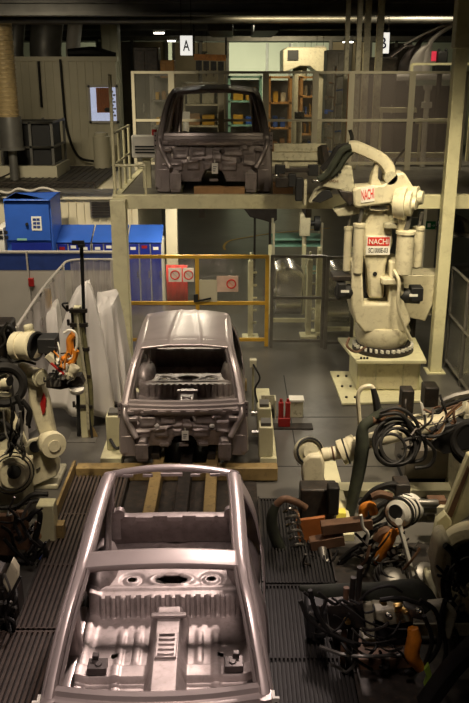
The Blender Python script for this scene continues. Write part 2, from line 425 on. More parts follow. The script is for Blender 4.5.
car3 = dup(car2, (-.355, 14.42, 2.60), 'dark car body on the raised deck above the yellow gate', 0.0, (1.21,1.10,1.36))
# ================================================================ setting
def boxobj(name, lo, hi, m, label=None, cat=None, group=None, bev=0, parent=None):
    o = MB().box(lo, hi).build(name, m, parent, bev)
    if label: tag(o, label, cat, group)
    return o
# floor: dark sealed concrete with joints, worn lighter patches
fm = mat('sealed_concrete', (.088,.084,.075), .33, 0, .35, .7, (.03,.026,.022), .7, .04)
struct(boxobj('floor', (-16,-2,-.3), (16,64,0), fm))
struct(boxobj('ceiling', (-16,-2,6.75), (16,64,6.95), mat('ceiling_dark', (.05,.05,.045), .8)))
struct(boxobj('wall_back', (-16,62,0), (16,62.3,6.75), mat('wall_pale_green', (.55,.56,.44), .6, 0, .05, .5)))
struct(boxobj('wall_left', (-16.3,-2,0), (-16,64,6.75), M['board']))
struct(boxobj('wall_right', (16,-2,0), (16.3,64,6.75), M['board']))
struct(boxobj('wall_front', (-16,-2.3,0), (16,-2,6.75), M['board']))
m = MB()
for x in (-3,-1.2,2.2,3.8): m.box((x,61.9,0),(x+.18,62,6.7))
struct(m.build('trim_1', 'duct'))
# ceiling beams: each a thing of the building
for i,(y,z,h) in enumerate([(18.5,6.05,.30),(24,6.2,.45),(30,6.25,.45),(37,6.3,.4),(45,6.35,.35)]):
    b = MB().box((-15.5,y,z),(15.5,y+.3,z+.06)).box((-15.5,y,z+h-.06),(15.5,y+.3,z+h)).box((-15.5,y+.13,z+.06),(15.5,y+.17,z+h-.06)).build('trim_%d'%(2+i),'duct'); struct(b)
pipes = [(19.6,6.02,.07,'duct'),(21.0,6.28,.10,'board'),(22.6,6.12,.05,'dark')]
for k,(y,z,r,mm) in enumerate(pipes):
    m=MB().cyl((-14,y,z),(14,y,z),r)
    for x in range(-12,13,4): m.cyl((x,y,z),(x,y,6.749),.02,n=6)
    tag(m.build('overhead_pipe',mm), ['thin grey pipe under the ceiling, nearest of the overhead pipes','thick cream pipe under the ceiling behind the thin pipes','dark thin pipe under the ceiling, farthest of the overhead pipes'][k],'pipe','overhead pipes')
for k,x in enumerate((-.4,.9)):
    m=MB()
    m.box((x-.35,24.6,6.0),(x+.35,29.8,6.5))
    for y in (25,29): m.box((x-.02,y,6.5),(x+.02,y+.04,6.749))
    tag(m.build('cable_tray','dark',bev=.02), ['dark square duct running away under the ceiling, left one','dark square duct running away under the ceiling, right one'][k],'duct','ducts running away under the ceiling')
# lamps that the photo shows
def lamp(px,py,Y,L,label,drop=True):
    p = P(px,py,Y); t = thing('batten_lamp',label,'lamp',p,'batten lamps under the ceiling')
    MB().box((p.x-L/2,Y-.09,p.z+.02),(p.x+L/2,Y+.09,p.z+.09)).build('housing','white',t)
    MB().cyl((p.x-L/2+.04,Y-.04,p.z),(p.x+L/2-.04,Y-.04,p.z),.03,n=10).cyl((p.x-L/2+.04,Y+.05,p.z),(p.x+L/2-.04,Y+.05,p.z),.03,n=10).build('tube','lamp',t)
    MB().cyl((p.x-L/3,Y,p.z+.08),(p.x-L/3,Y,6.75),.012,n=6).cyl((p.x+L/3,Y,p.z+.08),(p.x+L/3,Y,6.75),.012,n=6).build('hanger','dark',t)
for a in [(159,33,31,.42,'lit batten lamp, left and nearest of the lamps left of the A sign'),(171.5,41,38,.42,'lit batten lamp just left of the A sign'),
          (295,52,50,.55,'small lit lamp left of three above the far cream housing'),(308,49.5,48,.5,'small lit lamp in the middle of three above the far cream housing'),
          (320,47.5,45,.5,'small lit lamp right of three above the far cream housing'),(348,42,38,.5,'lit lamp between the far housing and the cream hanging poles')]: lamp(*a)
# signs
def sign(px,py,Y,w,h,letter,face,ink,label,tilt=0):
    p=P(px,py,Y); t=thing('hanging_sign',label,'sign',p)
    MB().box((p.x-w/2,Y,p.z-h/2),(p.x+w/2,Y+.05,p.z+h/2)).build('sign_board',face,t)
    text('letter',letter,(p.x,Y-.004,p.z),(1,0,0),(0,0,1),h*.55,ink,t,w*.55)
    MB().cyl((p.x-w*.4,Y+.025,p.z+h/2),(p.x-w*.4,Y+.025,6.75),.008,n=6).cyl((p.x+w*.4,Y+.025,p.z+h/2),(p.x+w*.4,Y+.025,6.75),.008,n=6).build('hanger','dark',t)
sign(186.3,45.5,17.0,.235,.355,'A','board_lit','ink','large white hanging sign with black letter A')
sign(204.5,55.5,34,.22,.30,'A','creamd','ink','small dim hanging sign with letter A behind the large A sign')
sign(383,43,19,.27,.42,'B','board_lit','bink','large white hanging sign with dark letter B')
# far cream housing and hoist
p=P(283,72,42); m=MB()
m.prism([P(283,73,42),P(283,50,42),P(288,47,42),P(327,47,42),P(327,73,42),P(318,73,42),P(310,66,42),P(300,66,42)],(0,3,0))
t=thing('machine_housing','large cream machine housing beyond the deck fence','machine',(p.x,42,p.z)); m.build('housing_body','cream',t,bev=.05)
q=P(293,55,41.9); MB().box((q.x-.25,41.85,q.z-.22),(q.x+.25,41.99,q.z+.22)).build('black_hatch','ink',t)
MB().cyl(P(300,66,43),V((P(300,66,43).x,43,0)),.35).cyl(P(322,73,43),V((P(322,73,43).x,43,0)),.35).build('leg','cream',t)
p0,p1=P(194,57,30),P(226,58,30)
t=thing('hoist_rail','orange hoist rail with hanging hooks behind the A signs','hoist',(p0.x,30,p0.z))
MB().bar(p0,p1,.14,.20).build('rail','orange',t)
for k in range(4):
    a=p0.lerp(p1,.15+.23*k); MB().box((a.x-.10,29.9,a.z-.42),(a.x+.10,30.1,a.z-.12)).cyl((a.x,30,a.z-.12),(a.x,30,a.z-.62),.02).build('hook_block','dark',t)
MB().cyl(p0,V((p0.x,30,6.75)),.03).build('hanger','dark',t); MB().cyl(p1,V((p1.x,30,6.75)),.03).build('hanger','dark',t)
# ------------------------------------------------ booth on the left
bz=2.44
m=MB(); m.box((-12,18.05,0),(-2.1,23.9,bz))
n=60
for k in range(n): x=-12+.17*k; 
for k in range(58): x=-11.95+.17*k; m.box((x,18.01,.05),(x+.02,18.05,bz-.16))
m.box((-12,17.98,bz-.10),(-2.1,18.06,bz+.04))
t=thing('booth','long cream corrugated booth behind the blue lockers','booth',(-6,18,0)); m.build('booth_wall','boardl',t)
a=P(101,208.5,18)
v=MB(); v.box((a.x-.23,17.96,a.z-.19),(a.x+.23,18.0,a.z+.17)); lv=v.build('louvre','greyd',t)
v=MB(); [v.box((a.x-.19,17.93,a.z-.15+.055*k),(a.x+.19,17.965,a.z-.125+.055*k)) for k in range(6)]; v.build('louvre_blade','dark',lv)
boxobj('roof_edge',(-12,17.9,bz+.04),(-2.1,18.2,bz+.10),'greyd',parent=t)
m=MB(); m.box((-7.2,18.6,bz+.02),(-3.1,23,bz+.06))
for k in range(26): m.box((-7.15+.155*k,18.65,bz+.06),(-7.11+.155*k,22.9,bz+.075))
for a,b in (((-5.4,18.6),(-3.1,18.6)),((-5.4,18.6),(-5.4,22))): 
    m.bar((a[0],a[1],bz+.18),(b[0],b[1],bz+.18),.03)
m.cyl((-5.4,18.6,bz),(-5.4,18.6,bz+.18),.015); m.cyl((-3.1,18.6,bz),(-3.1,18.6,bz+.18),.015)
tag(m.build('roof_grating','dark'),'dark grating laid on the booth roof','grating')
# upper wall
uw=MB(); uw.box((-15,24,0),(-3.25,24.25,5.28))
for k in range(52): x=-14.9+.22*k; uw.box((x,23.975,bz),(x+.03,24,5.2))
uw.box((-15,23.95,5.2),(-3.2,24.3,5.32))
struct(uw.build('wall_booth','board'))
a=P(90,123,24); b=P(118,85,24)
t=thing('lit_window','lit window with orange curtain in the upper booth wall','window',(a.x,24,a.z))
m=MB(); w=.06
for lo,hi in (((a.x,23.9,a.z),(b.x,23.98,a.z+w)),((a.x,23.9,b.z-w),(b.x,23.98,b.z)),((a.x,23.9,a.z),(a.x+w,23.98,b.z)),((b.x-w,23.9,a.z),(b.x,23.98,b.z))): m.box(lo,hi)
m.build('window_frame','grey',t)
boxobj('room_behind',(a.x+w,23.955,a.z+w),(b.x-w,23.965,b.z-w),'win_blue',parent=t)
m=MB(); rows=[]
for i in range(25):
    x=a.x+.22+(b.x-a.x-.44)*i/24; rows.append([V((x,23.945+.008*math.sin(i*1.6),z)) for z in (a.z+.28,b.z-.07)])
m.grid(rows); m.build('curtain','orangep',t)
m=MB(); [m.box((b.x-.20+.05*(k%2),23.935,b.z-.2-.09*k),(b.x-.13+.05*(k%2),23.94,b.z-.15-.09*k)) for k in range(8)]; m.build('pinned_note','grey',t)
m=MB().ball((a.x+.52,23.92,a.z+.36),(.09,.02,.06)); m.build('dark_object','ink',t)
boxobj('pane',(a.x+w,23.905,a.z+w),(b.x-w,23.91,b.z-w),'glass',parent=t)
# machine on the booth roof
a=P(3,181,20.5); b=P(52,122,20.5); x0,x1=a.x,b.x; z1=3.82
t=thing('roof_machine','dark ventilation unit in a pale frame on the booth roof','machine',(x0,20.5,bz))
m=MB()
for x in (x0,(x0*.45+x1*.55),x1-.06):
    for y in (20.5,22): m.box((x,y,bz+.06),(x+.06,y+.06,z1))
for z in (bz+.30,bz+.75,z1-.06): m.box((x0,20.5,z),(x1,20.56,z+.05)); m.box((x1-.06,20.5,z),(x1,22,z+.05))
m.build('machine_frame','duct',t)
m=MB(); m.box((x0+.05,20.6,bz+.35),(x1-.1,21.9,z1-.03)); m.build('dark_cabinet','ink',t)
boxobj('plinth',(x0-.2,20.45,bz+.02),(x1+.05,22.1,bz+.34),'board',parent=t)
# tan duct
c=P(9,100,20.0); 
t=thing('vertical_duct','tan ribbed vertical duct with grey lower sleeve at the left edge','duct',(c.x,20,3.1))
pr=[]
z=3.95
while z<6.7: pr+= [(z-3.95,.245),(z-3.95+.05,.26),(z-3.95+.06,.245)]; z+=.10
MB().lathe((c.x-.05,20.0,3.95),(0,0,1),pr,24).build('upper_duct','tan',t)
MB().lathe((c.x-.02,20.0,z1),(0,0,1),[(-.62,.30),(-.58,.30),(-.57,.27),(.0,.265),(.13,.255)],24).build('lower_sleeve','duct',t)
MB().cyl((c.x-.02,20.0,bz+.02),(c.x-.02,20.0,z1-.6),.10).build('outlet_pipe','duct',t)
# grey ducts above booth
for k,(x,r,lab) in enumerate([(-6.95,.30,'grey bent duct rising above the booth wall, leftmost'),(-6.15,.24,'grey duct above the booth wall, second from the left'),(-5.28,.44,'fat grey duct above the booth wall, right of the thin ones'),(-4.5,.2,'slim pale duct above the booth wall, right end')]):
    m=MB(); bend=.35 if k==0 else .12
    m.sweep([(x,25,5.0),(x-bend*.6,25,5.35),(x-bend*.3,25.0,5.8),(x+.1,25.2,6.75)],2*r,None,16,None,6)
    tag(m.build('bent_duct','duct' if k<3 else 'grey'),lab,'duct','ducts above the booth')
m=MB(); m.sweep([(-4.6,24.4,5.42),(-3.9,24.4,5.44),(-3.3,24.5,5.36)],[.25,.36,.2],[.22,.3,.14],10,None,5)
tag(m.build('covered_bundle','black'),'black sheet-wrapped bundle lying on top of the booth wall','bundle')
for k,(px,z1_) in enumerate([(60,4.7),(38,4.0)]):
    x=P(px,60,23.9).x
    m=MB().tube([(x,23.93,5.25),(x+.02,23.9,4.4),(x+.07,23.9,3.4),(x+.35,23.8,bz+.25),(x+.9,23.5,bz+.12)] if k==0 else [(x,23.93,5.2),(x,23.93,4.0)],.035,8)
    tag(m.build('hanging_cable','black'),['thick black cable hanging down the booth wall and coiling on the roof','thin dark cable on the upper booth wall, left of the thick one'][k],'cable')
c=P(101,145,22.5); m=MB(); m.lathe((c.x,22.6,bz+.02),(0,0,1),[(0,.22),(.85,.22),(.87,.18),(.95,.18)],18); tag(m.build('drum','board'),'pale cylinder standing on the booth roof below the window','drum')
# ------------------------------------------------ blue lockers
a=P(8,256,16.6); b=P(50,199,16.6)
t=thing('tall_cabinet','tall blue cabinet with a paper notice, left of the blue lockers','cabinet',((a.x+b.x)/2,16.6,0))
m=MB(); m.box((a.x,16.6,.0),(b.x,17.5,b.z)); m.box((a.x+.02,16.5,b.z-.03),(b.x,17.5,b.z)); m.build('cabinet_body','blue',t,bev=.015)
zl=P(30,241,16.6).z
m=MB(); m.box((a.x+.10,16.56,.1),(b.x-.03,16.6,zl-.03)); m.build('lower_door','blued',t)
m=MB(); m.box((a.x+.04,16.55,zl+.02),(b.x-.03,16.6,b.z-.06)); d=m.build('upper_door','blue',t,bev=.006)
c=P(36.5,223.5,16.54); MB().box((c.x-.10,16.54,c.z-.14),(c.x+.10,16.548,c.z+.14)).build('notice','paper',d)
nm=MB()
for k in range(6): nm.box((c.x-.07+.075*(k%2),16.535,c.z+.055-.075*(k//2)),(c.x-.005+.075*(k%2),16.54,c.z+.105-.075*(k//2)))
nm.build('notice_print','navy',d)
c=P(27,224,16.54); MB().cyl((c.x,16.54,c.z),(c.x,16.5,c.z),.03,n=12).build('handle','ink',d)
c=P(22,239.5,16.54); MB().box((c.x-.1,16.545,c.z-.02),(c.x+.1,16.55,c.z+.02)).build('plate','cyan',d)
zt=P(100,224.5,17.5).z; zm=P(100,242,16.9).z
x0=P(50,240,16.5).x+.01
wid=(P(161.5,240,16.9).x-x0)/3
labs=['wide blue locker with slanted lid just right of the tall cabinet','wide blue locker with slanted lid left of the cream deck column','wide blue locker seen through the yellow gate']
for k in range(3):
    xa=x0+.03+wid*k; xb=xa+wid-.03
    t=thing('locker',labs[k],'locker',((xa+xb)/2,17.2,0),'row of blue lockers')
    m=MB(); m.box((xa,16.92,0),(xb,17.6,zm)); m.build('locker_body','white',t)
    m=MB(); m.prism([(xa,16.86,zm),(xb,16.86,zm),(xb,17.5,zt),(xa,17.5,zt)],(0,.05,-.04)); m.build('lid','blue',t,bev=.01)
    dw=(xb-xa)/3
    for j in range(3):
        xm=xa+dw*j
        d=boxobj('door',(xm+.015,16.885,.06),(xm+dw-.015,16.92,zm-.04),'blued',parent=t,bev=.004)
        cx=xm+dw/2
        boxobj('door_plate',(cx-.06,16.88,zm-.16+.03*(j%2)),(cx+.05,16.884,zm-.10+.03*(j%2)),'paper' if (k+j)%3 else 'red',parent=d)
        boxobj('handle',(cx+.07,16.86,zm-.75),(cx+.085,16.885,zm-.6),'silver',parent=d)
# partition
a=P(0,253,15.2); b=P(112,253,15.2); zt=a.z; zb=P(50,270,15.2).z
for k,(xa,xb) in enumerate(((-6.2,P(27.5,253,15.2).x),(P(28,253,15.2).x,-2.25))):
    t=thing('partition',['grey partition wall with blue top band, left panel','grey partition wall with blue top band, right panel behind the white sheets'][k],'partition',((xa+xb)/2,15.25,0),'grey and blue partition')
    boxobj('lower_panel',(xa,15.2,0),(xb,15.26,zb),'grey',parent=t); boxobj('upper_band',(xa,15.195,zb),(xb,15.265,zt),'navy',parent=t); boxobj('cap_rail',(xa,15.18,zt),(xb,15.28,zt+.03),'grey',parent=t)
    boxobj('edge_post',(xb-.03,15.17,0),(xb,15.2,zt),'grey',parent=t)
c=P(31.5,282,15.15); boxobj('red_switch_box',(c.x-.05,15.10,c.z-.08),(c.x+.05,15.17,c.z+.08),'red','small red switch box on the grey partition joint','switch',bev=.01)
# ------------------------------------------------ deck
DZ=3.0; DY=13.8
t=thing('raised_deck','raised deck with cream front beam carrying the third car body','deck',(2,DY,2.8))
dl=-2.02
MB().box((dl,DY+.12,2.86),(8,22,DZ)).build('deck_plate','greyd',t)
MB().box((dl,DY,2.80),(8,DY+.14,3.03)).build('front_beam','cream2',t,bev=.01)
m=MB(); m.box((dl,DY+.14,2.66),(dl+.12,22,3.02)); m.build('side_beam','cream2',t,bev=.01)
m=MB(); [m.box((x,DY+.2,2.62),(x+.10,21.8,2.86)) for x in (-.6,1.2,3.0,4.8,6.6)]; m.build('joist','greyd',t)
def column(x,y,w,z1,label,m_='cream2'):
    t=thing('support_column',label,'column',(x,y,0))
    MB().box((x-w/2,y-w/2,0),(x+w/2,y+w/2,z1)).build('shaft',m_,t,bev=.01)
    MB().box((x-w*.8,y-w*.8,0),(x+w*.8,y+w*.8,.02)).build('foot_plate',m_,t); return t
column(-1.90,13.66,.25,2.98,'cream steel column at the left corner of the deck, beside the yellow gate')
t=column(3.49,13.62,.20,5.35,'tall cream column right of the large robot')
MB().box((3.36,13.5,5.3),(3.62,13.74,6.75)).build('capital','cream2',t,bev=.02)
column(P(172.3,250,17.6).x,17.6,.24,2.66,'pale yellow column behind the gate, right of the lockers','boardl')
column(P(427,235,17.5).x,17.3,.24,2.66,'pale yellow column with green exit sign behind the large robot','boardl')
c=P(431,225.5,17.1); t=thing('exit_sign','small green exit sign on the pale column right of the large robot','sign',(c.x,17.12,c.z))
boxobj('sign_board',(c.x-.10,17.12,c.z-.08),(c.x+.10,17.15,c.z+.08),mat('exit_green',(.01,.16,.05),.5),parent=t)
m=MB(); m.box((c.x-.07,17.115,c.z-.04),(c.x-.005,17.12,c.z+.045)); m.bar((c.x+.015,17.117,c.z),(c.x+.08,17.117,c.z),.02,.004); m.bar((c.x+.05,17.117,c.z+.03),(c.x+.085,17.117,c.z),.014,.004); m.bar((c.x+.05,17.117,c.z-.03),(c.x+.085,17.117,c.z),.014,.004); m.build('running_symbol','paper',t)
# railing at deck left end
t=thing('deck_railing','cream pipe railing along the left end of the deck','railing',(dl+.03,DY,DZ))
for k,(y,zt) in enumerate(((DY+.08,4.92),(14.6,4.02),(15.3,4.02),(16.0,4.02))): MB().cyl((dl+.04,y,DZ),(dl+.04,y,zt),.028,n=10).build('post','cream2',t)
for z in (3.5,4.0): MB().cyl((dl+.04,DY+.08,z),(dl+.04,16.0,z),.022,n=10).build('rail','cream2',t)
MB().cyl((dl+.04,DY+.08,3.5),(dl+.55,DY+.08,3.5),.022,n=10).cyl((dl+.55,DY+.08,3.5),(dl+.55,DY+.08,DZ),.022,n=10).build('rail','cream2',t)
# rear fence on the deck: one frame per bay
FY=17.6; ft=4.96
xs=[P(px,72,FY).x for px in (131,171,221,266,316,352,413,469)]
bays=['clear panel bay of the deck fence, leftmost','clear panel bay of the deck fence left of the third car roof','clear panel bay of the deck fence behind the third car','clear panel bay of the deck fence right of the third car roof','clear panel bay of the deck fence left of the orange post','hazy film bay of the deck fence above the large robot','hazy film bay of the deck fence behind the tall cream column']
for k in range(7):
    xa,xb=xs[k],xs[k+1]; t=thing('fence_bay',bays[k],'fence',((xa+xb)/2,FY,DZ),'clear fence along the back of the deck')
    for x in (xa+.03,xb-.03): MB().box((x-.03,FY-.03,DZ),(x+.03,FY+.03,ft)).build('post','board',t)
    for z in (ft-.05,3.98,DZ+.12): MB().box((xa+.06,FY-.02,z),(xb-.06,FY+.02,z+.05)).build('rail','board',t)
    pm='fglass' if k<5 else 'film2'
    boxobj('pane',(xa+.06,FY-.004,3.17),(xb-.06,FY+.004,3.98),pm,parent=t); boxobj('pane',(xa+.06,FY-.004,4.03),(xb-.06,FY+.004,ft-.05),pm,parent=t)
# tall posts
def post(px,Y,z0,z1,w,mm,label):
    x=P(px,80,Y).x; tag(MB().box((x-w/2,Y-w/2,z0),(x+w/2,Y+w/2,z1)).build('tall_post',mm,bev=.008),label,'post')
post(345.5,17.95,DZ,6.75,.09,'creamd','thin cream post from deck to ceiling, left of the orange post')
post(350.5,18.1,DZ,4.9,.13,'orange','orange post behind the deck fence')
post(357,17.8,DZ,6.75,.10,'creamd','thin cream post from deck to ceiling just right of the orange post')
post(365,18.5,DZ,6.75,.13,'creamd','cream post from deck to ceiling left of the B sign, left of a pair')
post(377.5,18.5,DZ,6.75,.14,'creamd','cream post from deck to ceiling in front of the B sign, right of a pair')
# racks behind
def rack(pxa,pxb,Y,top,mm,label,n=4):
    xa,xb=P(pxa,100,Y).x,P(pxb,100,Y).x; t=thing('storage_rack',label,'rack',((xa+xb)/2,Y,DZ),'storage racks behind the deck fence')
    for x in (xa,xb-.06):
        for y in (Y,Y+.6): MB().box((x,y,DZ),(x+.06,y+.06,top)).build('upright',mm,t)
    for k in range(n): 
        z=DZ+.15+(top-DZ-.2)*k/(n-1); boxobj('shelf',(xa,Y,z),(xb,Y+.66,z+.04),mm,parent=t)
    boxobj('back_panel',(xa+.06,Y+.62,DZ+.1),(xb-.06,Y+.64,top-.1),'greyd',parent=t)
    return xa,xb,[DZ+.15+(top-DZ-.2)*k/(n-1)+.04 for k in range(n-1)]
rk=[rack(150,171,20,4.9,'greyd','grey storage rack left of the third car'),rack(228,262,20.5,4.85,'cyan','pale green rack seen through the third car window'),rack(268,292,19.5,4.85,'wood','brown rack right of the third car roof'),rack(300,318,19.5,4.85,'wood','narrow brown rack left of the tool column',5),rack(182,220,21,4.7,'board','pale rack seen through the third car window, left part')]
for i,(xa,xb,zs) in enumerate(rk):
    Y=[20,20.5,19.5,19.5,21][i]
    for j,z in enumerate(zs):
        q=2
        for c in range(q):
            w=(xb-xa-.2)/q; x=xa+.1+w*c; h=.16+.14*R.random()
            mm=R.choice(['card','blue','creamd','greyd','yellow','board'])
            nm={'card':'cardboard','blue':'blue','creamd':'cream','greyd':'grey','yellow':'yellow','board':'beige'}[mm]
            o=boxobj('bin',(x+.02,Y+.1,z+.002),(x+w-.04,Y+.5,z+h),mm,nm+' bin, '+['bottom','second','third','fourth'][j]+' shelf '+('left' if c==0 else 'right')+', '+['grey rack left of the third car','pale green rack','brown rack right of third car','narrow brown rack','pale rack behind the third car'][i],'bin','bins in the storage racks',bev=.01)
# tool column with hanging parts
a=P(335,88,18.4); t=thing('tool_tree','pale upright rack of small hanging tools left of the orange post','rack',(a.x,18.4,DZ))
MB().cyl((a.x,18.4,DZ),(a.x,18.4,5.05),.04).build('stem','grey',t)
for k in range(12):
    z=3.3+.14*k; s=1 if k%2 else -1
    MB().bar((a.x,18.4,z),(a.x+s*.16,18.3,z+.03),.035).cbox((a.x+s*.18,18.3,z),(.07,.06,.09)).build('hanging_tool','silver' if k%3 else 'blue',t)
a=P(299,130,18.3); t=thing('stand','pale work stand with lamp behind the deck fence, right of the third car','stand',(a.x,18.3,DZ))
MB().cyl((a.x,18.3,DZ),(a.x,18.3,4.0),.06).build('stem','board',t); MB().cbox((a.x,18.3,4.05),(.2,.15,.18)).build('head','dark',t); MB().cyl((a.x-.25,18.3,DZ),(a.x+.25,18.3,DZ+.06),.05).build('foot','board',t)
# items on deck beside car
c=P(146,148,14.9); t=thing('control_station','cream control box with red knob left of the third car','control box',(c.x,14.9,DZ))
boxobj('pedestal',(c.x-.07,14.9,DZ),(c.x+.07,15.0,c.z-.15),'cream2',parent=t); boxobj('control_housing',(c.x-.24,14.8,c.z-.16),(c.x+.22,15.0,c.z+.22),'white',parent=t,bev=.02)
m=MB(); [m.box((c.x-.18,14.79,c.z-.08+.05*k),(c.x+.16,14.8,c.z-.055+.05*k)) for k in range(3)]; m.build('vent_slot','ink',t)
MB().cyl((c.x+.16,14.85,c.z+.22),(c.x+.16,14.85,c.z+.32),.045).build('red_knob','red',t)
c=P(178.5,127,15.6); 
m=MB(); m.sweep([(c.x,18.1,DZ),(c.x,18.1,4.0)],.12,None,10); m.cbox((c.x,18.1,4.05),(.16,.12,.2)); tag(m.build('marker_post','paper',bev=.01),'short white post seen through the third car window','post')
# carrier under car 3
t=thing('body_carrier','cream carrier frame under the third car body','carrier',(-.3,14.9,DZ))
for x in (-.95,.35): MB().box((x-.06,14.3,DZ),(x+.06,17.4,DZ+.06)).build('beam','cream2',t)
for x in (-.95,.35):
    for y in (14.9,16.2): MB().cyl((x,y,DZ+.06),(x,y,DZ+.13),.04).build('support_pin','silver',t)
for k,(px,w,h,lab) in enumerate([(283,.34,.20,'open cardboard box on the deck edge right of the third car'),(234,.36,.12,'flat cardboard box on the deck under the third car front, centre'),(209,.5,.13,'flat cardboard box on the deck under the third car front, left')]):
    p=P(px,199,14.05); boxobj('cardboard_box',(p.x-w/2,14.02,DZ),(p.x+w/2,14.2,DZ+h),'card',lab,'box',bev=.006)
# clutter beyond the deck fence
for (pa,pb,pt,Y,mm,nm,lab) in [(100,117,22,28.5,'board','tall_cabinet','tall beige cabinet behind the booth, left of the batten lamps'),(133,158,47,21.2,'dark','tall_cabinet','dark tall cabinet behind the deck fence, leftmost'),(160,174,60,21.2,'wood','tall_cabinet','brown cabinet behind the deck fence, left of the hoist'),(327,348,50,21.6,'greyd','tall_cabinet','grey tall cabinet behind the orange post'),(366,398,57,20.2,'dark','tall_cabinet','dark cabinet below the B sign')]:
    a,b=P(pa,pt,Y),P(pb,pt,Y); z0=0 if Y>25 else DZ
    t=thing(nm,lab,'cabinet',((a.x+b.x)/2,Y,z0)); boxobj('cabinet_body',(a.x,Y,z0),(b.x,Y+.7,a.z),mm,parent=t,bev=.02)
    w=(b.x-a.x)/2
    for j in range(2):
        d=boxobj('door',(a.x+.03+w*j,Y-.02,z0+.1),(a.x+w*(j+1)-.03,Y,a.z-.08),mm,parent=t,bev=.008)
        boxobj('handle',(a.x+w*(j+1)-.10,Y-.05,z0+1.0),(a.x+w*(j+1)-.07,Y-.02,z0+1.2),'silver',parent=d)
for (pa,pb,Y,mm,lab) in [(96,168,44,'boardd','tall brown screen far away behind the batten lamps'),(172,229,46,'boardd','tall brown screen far away behind the A signs'),(329,372,45,'boardd','tall brown screen far away left of the B sign'),(380,412,47,'dark','tall dark screen far away right of the B sign')]:
    a,b=P(pa,46,Y),P(pb,46,Y); t=thing('tall_screen',lab,'screen',((a.x+b.x)/2,Y,0),'tall screens at the far end of the hall')
    boxobj('screen_panel',(a.x,Y,0),(b.x,Y+.12,6.3),mm,parent=t)
    for x in (a.x,(a.x+b.x)/2-.08,b.x-.16): boxobj('screen_post',(x,Y-.1,0),(x+.16,Y,6.4),'duct',parent=t)
# right part of the deck behind tall column
for k,(pa,pb,py) in enumerate([((377),(416),110),((416),(462),121),((385),(450),155)]):
    a,b=P(pa,py,18.6),P(pb,py,18.6); m=MB(); m.bar(a,b,.16,.10); m.cyl((a.x+.1,18.6,DZ),(a.x+.1,18.6,a.z),.03); m.cyl((b.x-.1,18.6,DZ),(b.x-.1,18.6,b.z),.03)
    tag(m.build('roller_table','cream2'),['cream roller table behind the hazy film, highest of three','cream roller table behind the hazy film, beside the tall column','cream roller table behind the hazy film, lowest of three'][k],'conveyor')
c=P(427,100,18.2); m=MB(); m.cyl((c.x,18.2,DZ),(c.x,18.2,c.z+.25),.06); m.cbox((c.x,18.2,c.z+.25),(.16,.12,.10)); m.cbox((c.x,18.2,c.z-.1),(.2,.14,.12)); tag(m.build('valve_post','white'),'white valve post behind the hazy film','post')
# body side far right
t=thing('car_body','pale bare car body far right beyond the B sign, side frame showing','car body',(P(410,72,22).x,22,DZ),'bare steel car bodies')
pw=lambda pts,Y=21.6:[P(x,y,Y) for x,y in pts]
for dy,nm in ((0,'side_frame'),(1.35,'far_side_frame')):
    m=MB(); o=V((0,dy,0))
    m.sweep([p+o for p in pw([(424,74),(427,60),(429,46),(434,38),(446,29),(458,22),(475,17)])],[.26,.22,.14,.11,.10,.10,.10],.09,10,(0,1,0),5,.7)
    m.sweep([p+o for p in pw([(378,78),(395,77),(424,76),(475,76)])],.2,.14,8,(0,1,0),3)
    m.sweep([p+o for p in pw([(417,74),(418,62),(423,50),(429,45)])],[.5,.4,.2,.1],.1,8,(0,1,0),4)
    m.build(nm,'pale' if dy==0 else 'steel',t)
m=MB(); rows=[[p+V((0,1.35*k/6,.02*math.sin(k))) for k in range(7)] for p in pw([(378,76),(384,64),(394,55),(406,46),(414,46)])]; m.grid(rows); m.build('front_panel','steel',t,solid=.03)
m=MB(); m.sweep([P(404,45,21.6),P(420,36,21.6),P(443,25,21.6)],.06,.05,8,None,4); m.sweep([P(404,45,22.9),P(420,36,22.9),P(443,25,22.9)],.06,.05,8,None,4); m.build('windscreen_pillar','pale',t)
m=MB(); m.box((P(380,78,21.7).x,21.7,DZ),(P(469,78,21.7).x,21.8,DZ+1.6)); m.build('stand_rail','dark',t)
c=P(442,57,20.6); t=thing('camera_unit','black camera unit with red lamp on the rail, right of the pale car body','camera',(c.x,20.6,DZ))
m=MB(); m.cbox((c.x,20.6,c.z-.02),(.24,.2,.30)); m.cbox((c.x,20.6,c.z-.24),(.38,.24,.2)); m.cbox((c.x-.08,20.6,c.z+.15),(.06,.1,.08)); m.cbox((c.x+.08,20.6,c.z+.15),(.06,.1,.08)); m.build('housing','ink',t,bev=.03)
MB().cyl((c.x,20.7,DZ),(c.x,20.7,c.z-.2),.06).build('stand','dark',t)
MB().cbox((c.x-.16,20.75,c.z+.02),(.11,.06,.22)).build('red_lamp',mat('red_lamp',(.5,.02,.05),.5,emit=(1,.05,.1),es=.35),t)
t=thing('guard_rail','cream guard rail in front of the pale car body','railing',(P(425,62,19.5).x,19.5,DZ))
a,b=P(412,64,19.5),P(475,64,19.5); MB().bar(a,b,.05).build('rail','cream2',t)
for p in (a,b): MB().box((p.x-.03,19.47,DZ),(p.x+.03,19.53,p.z)).build('post','cream2',t)
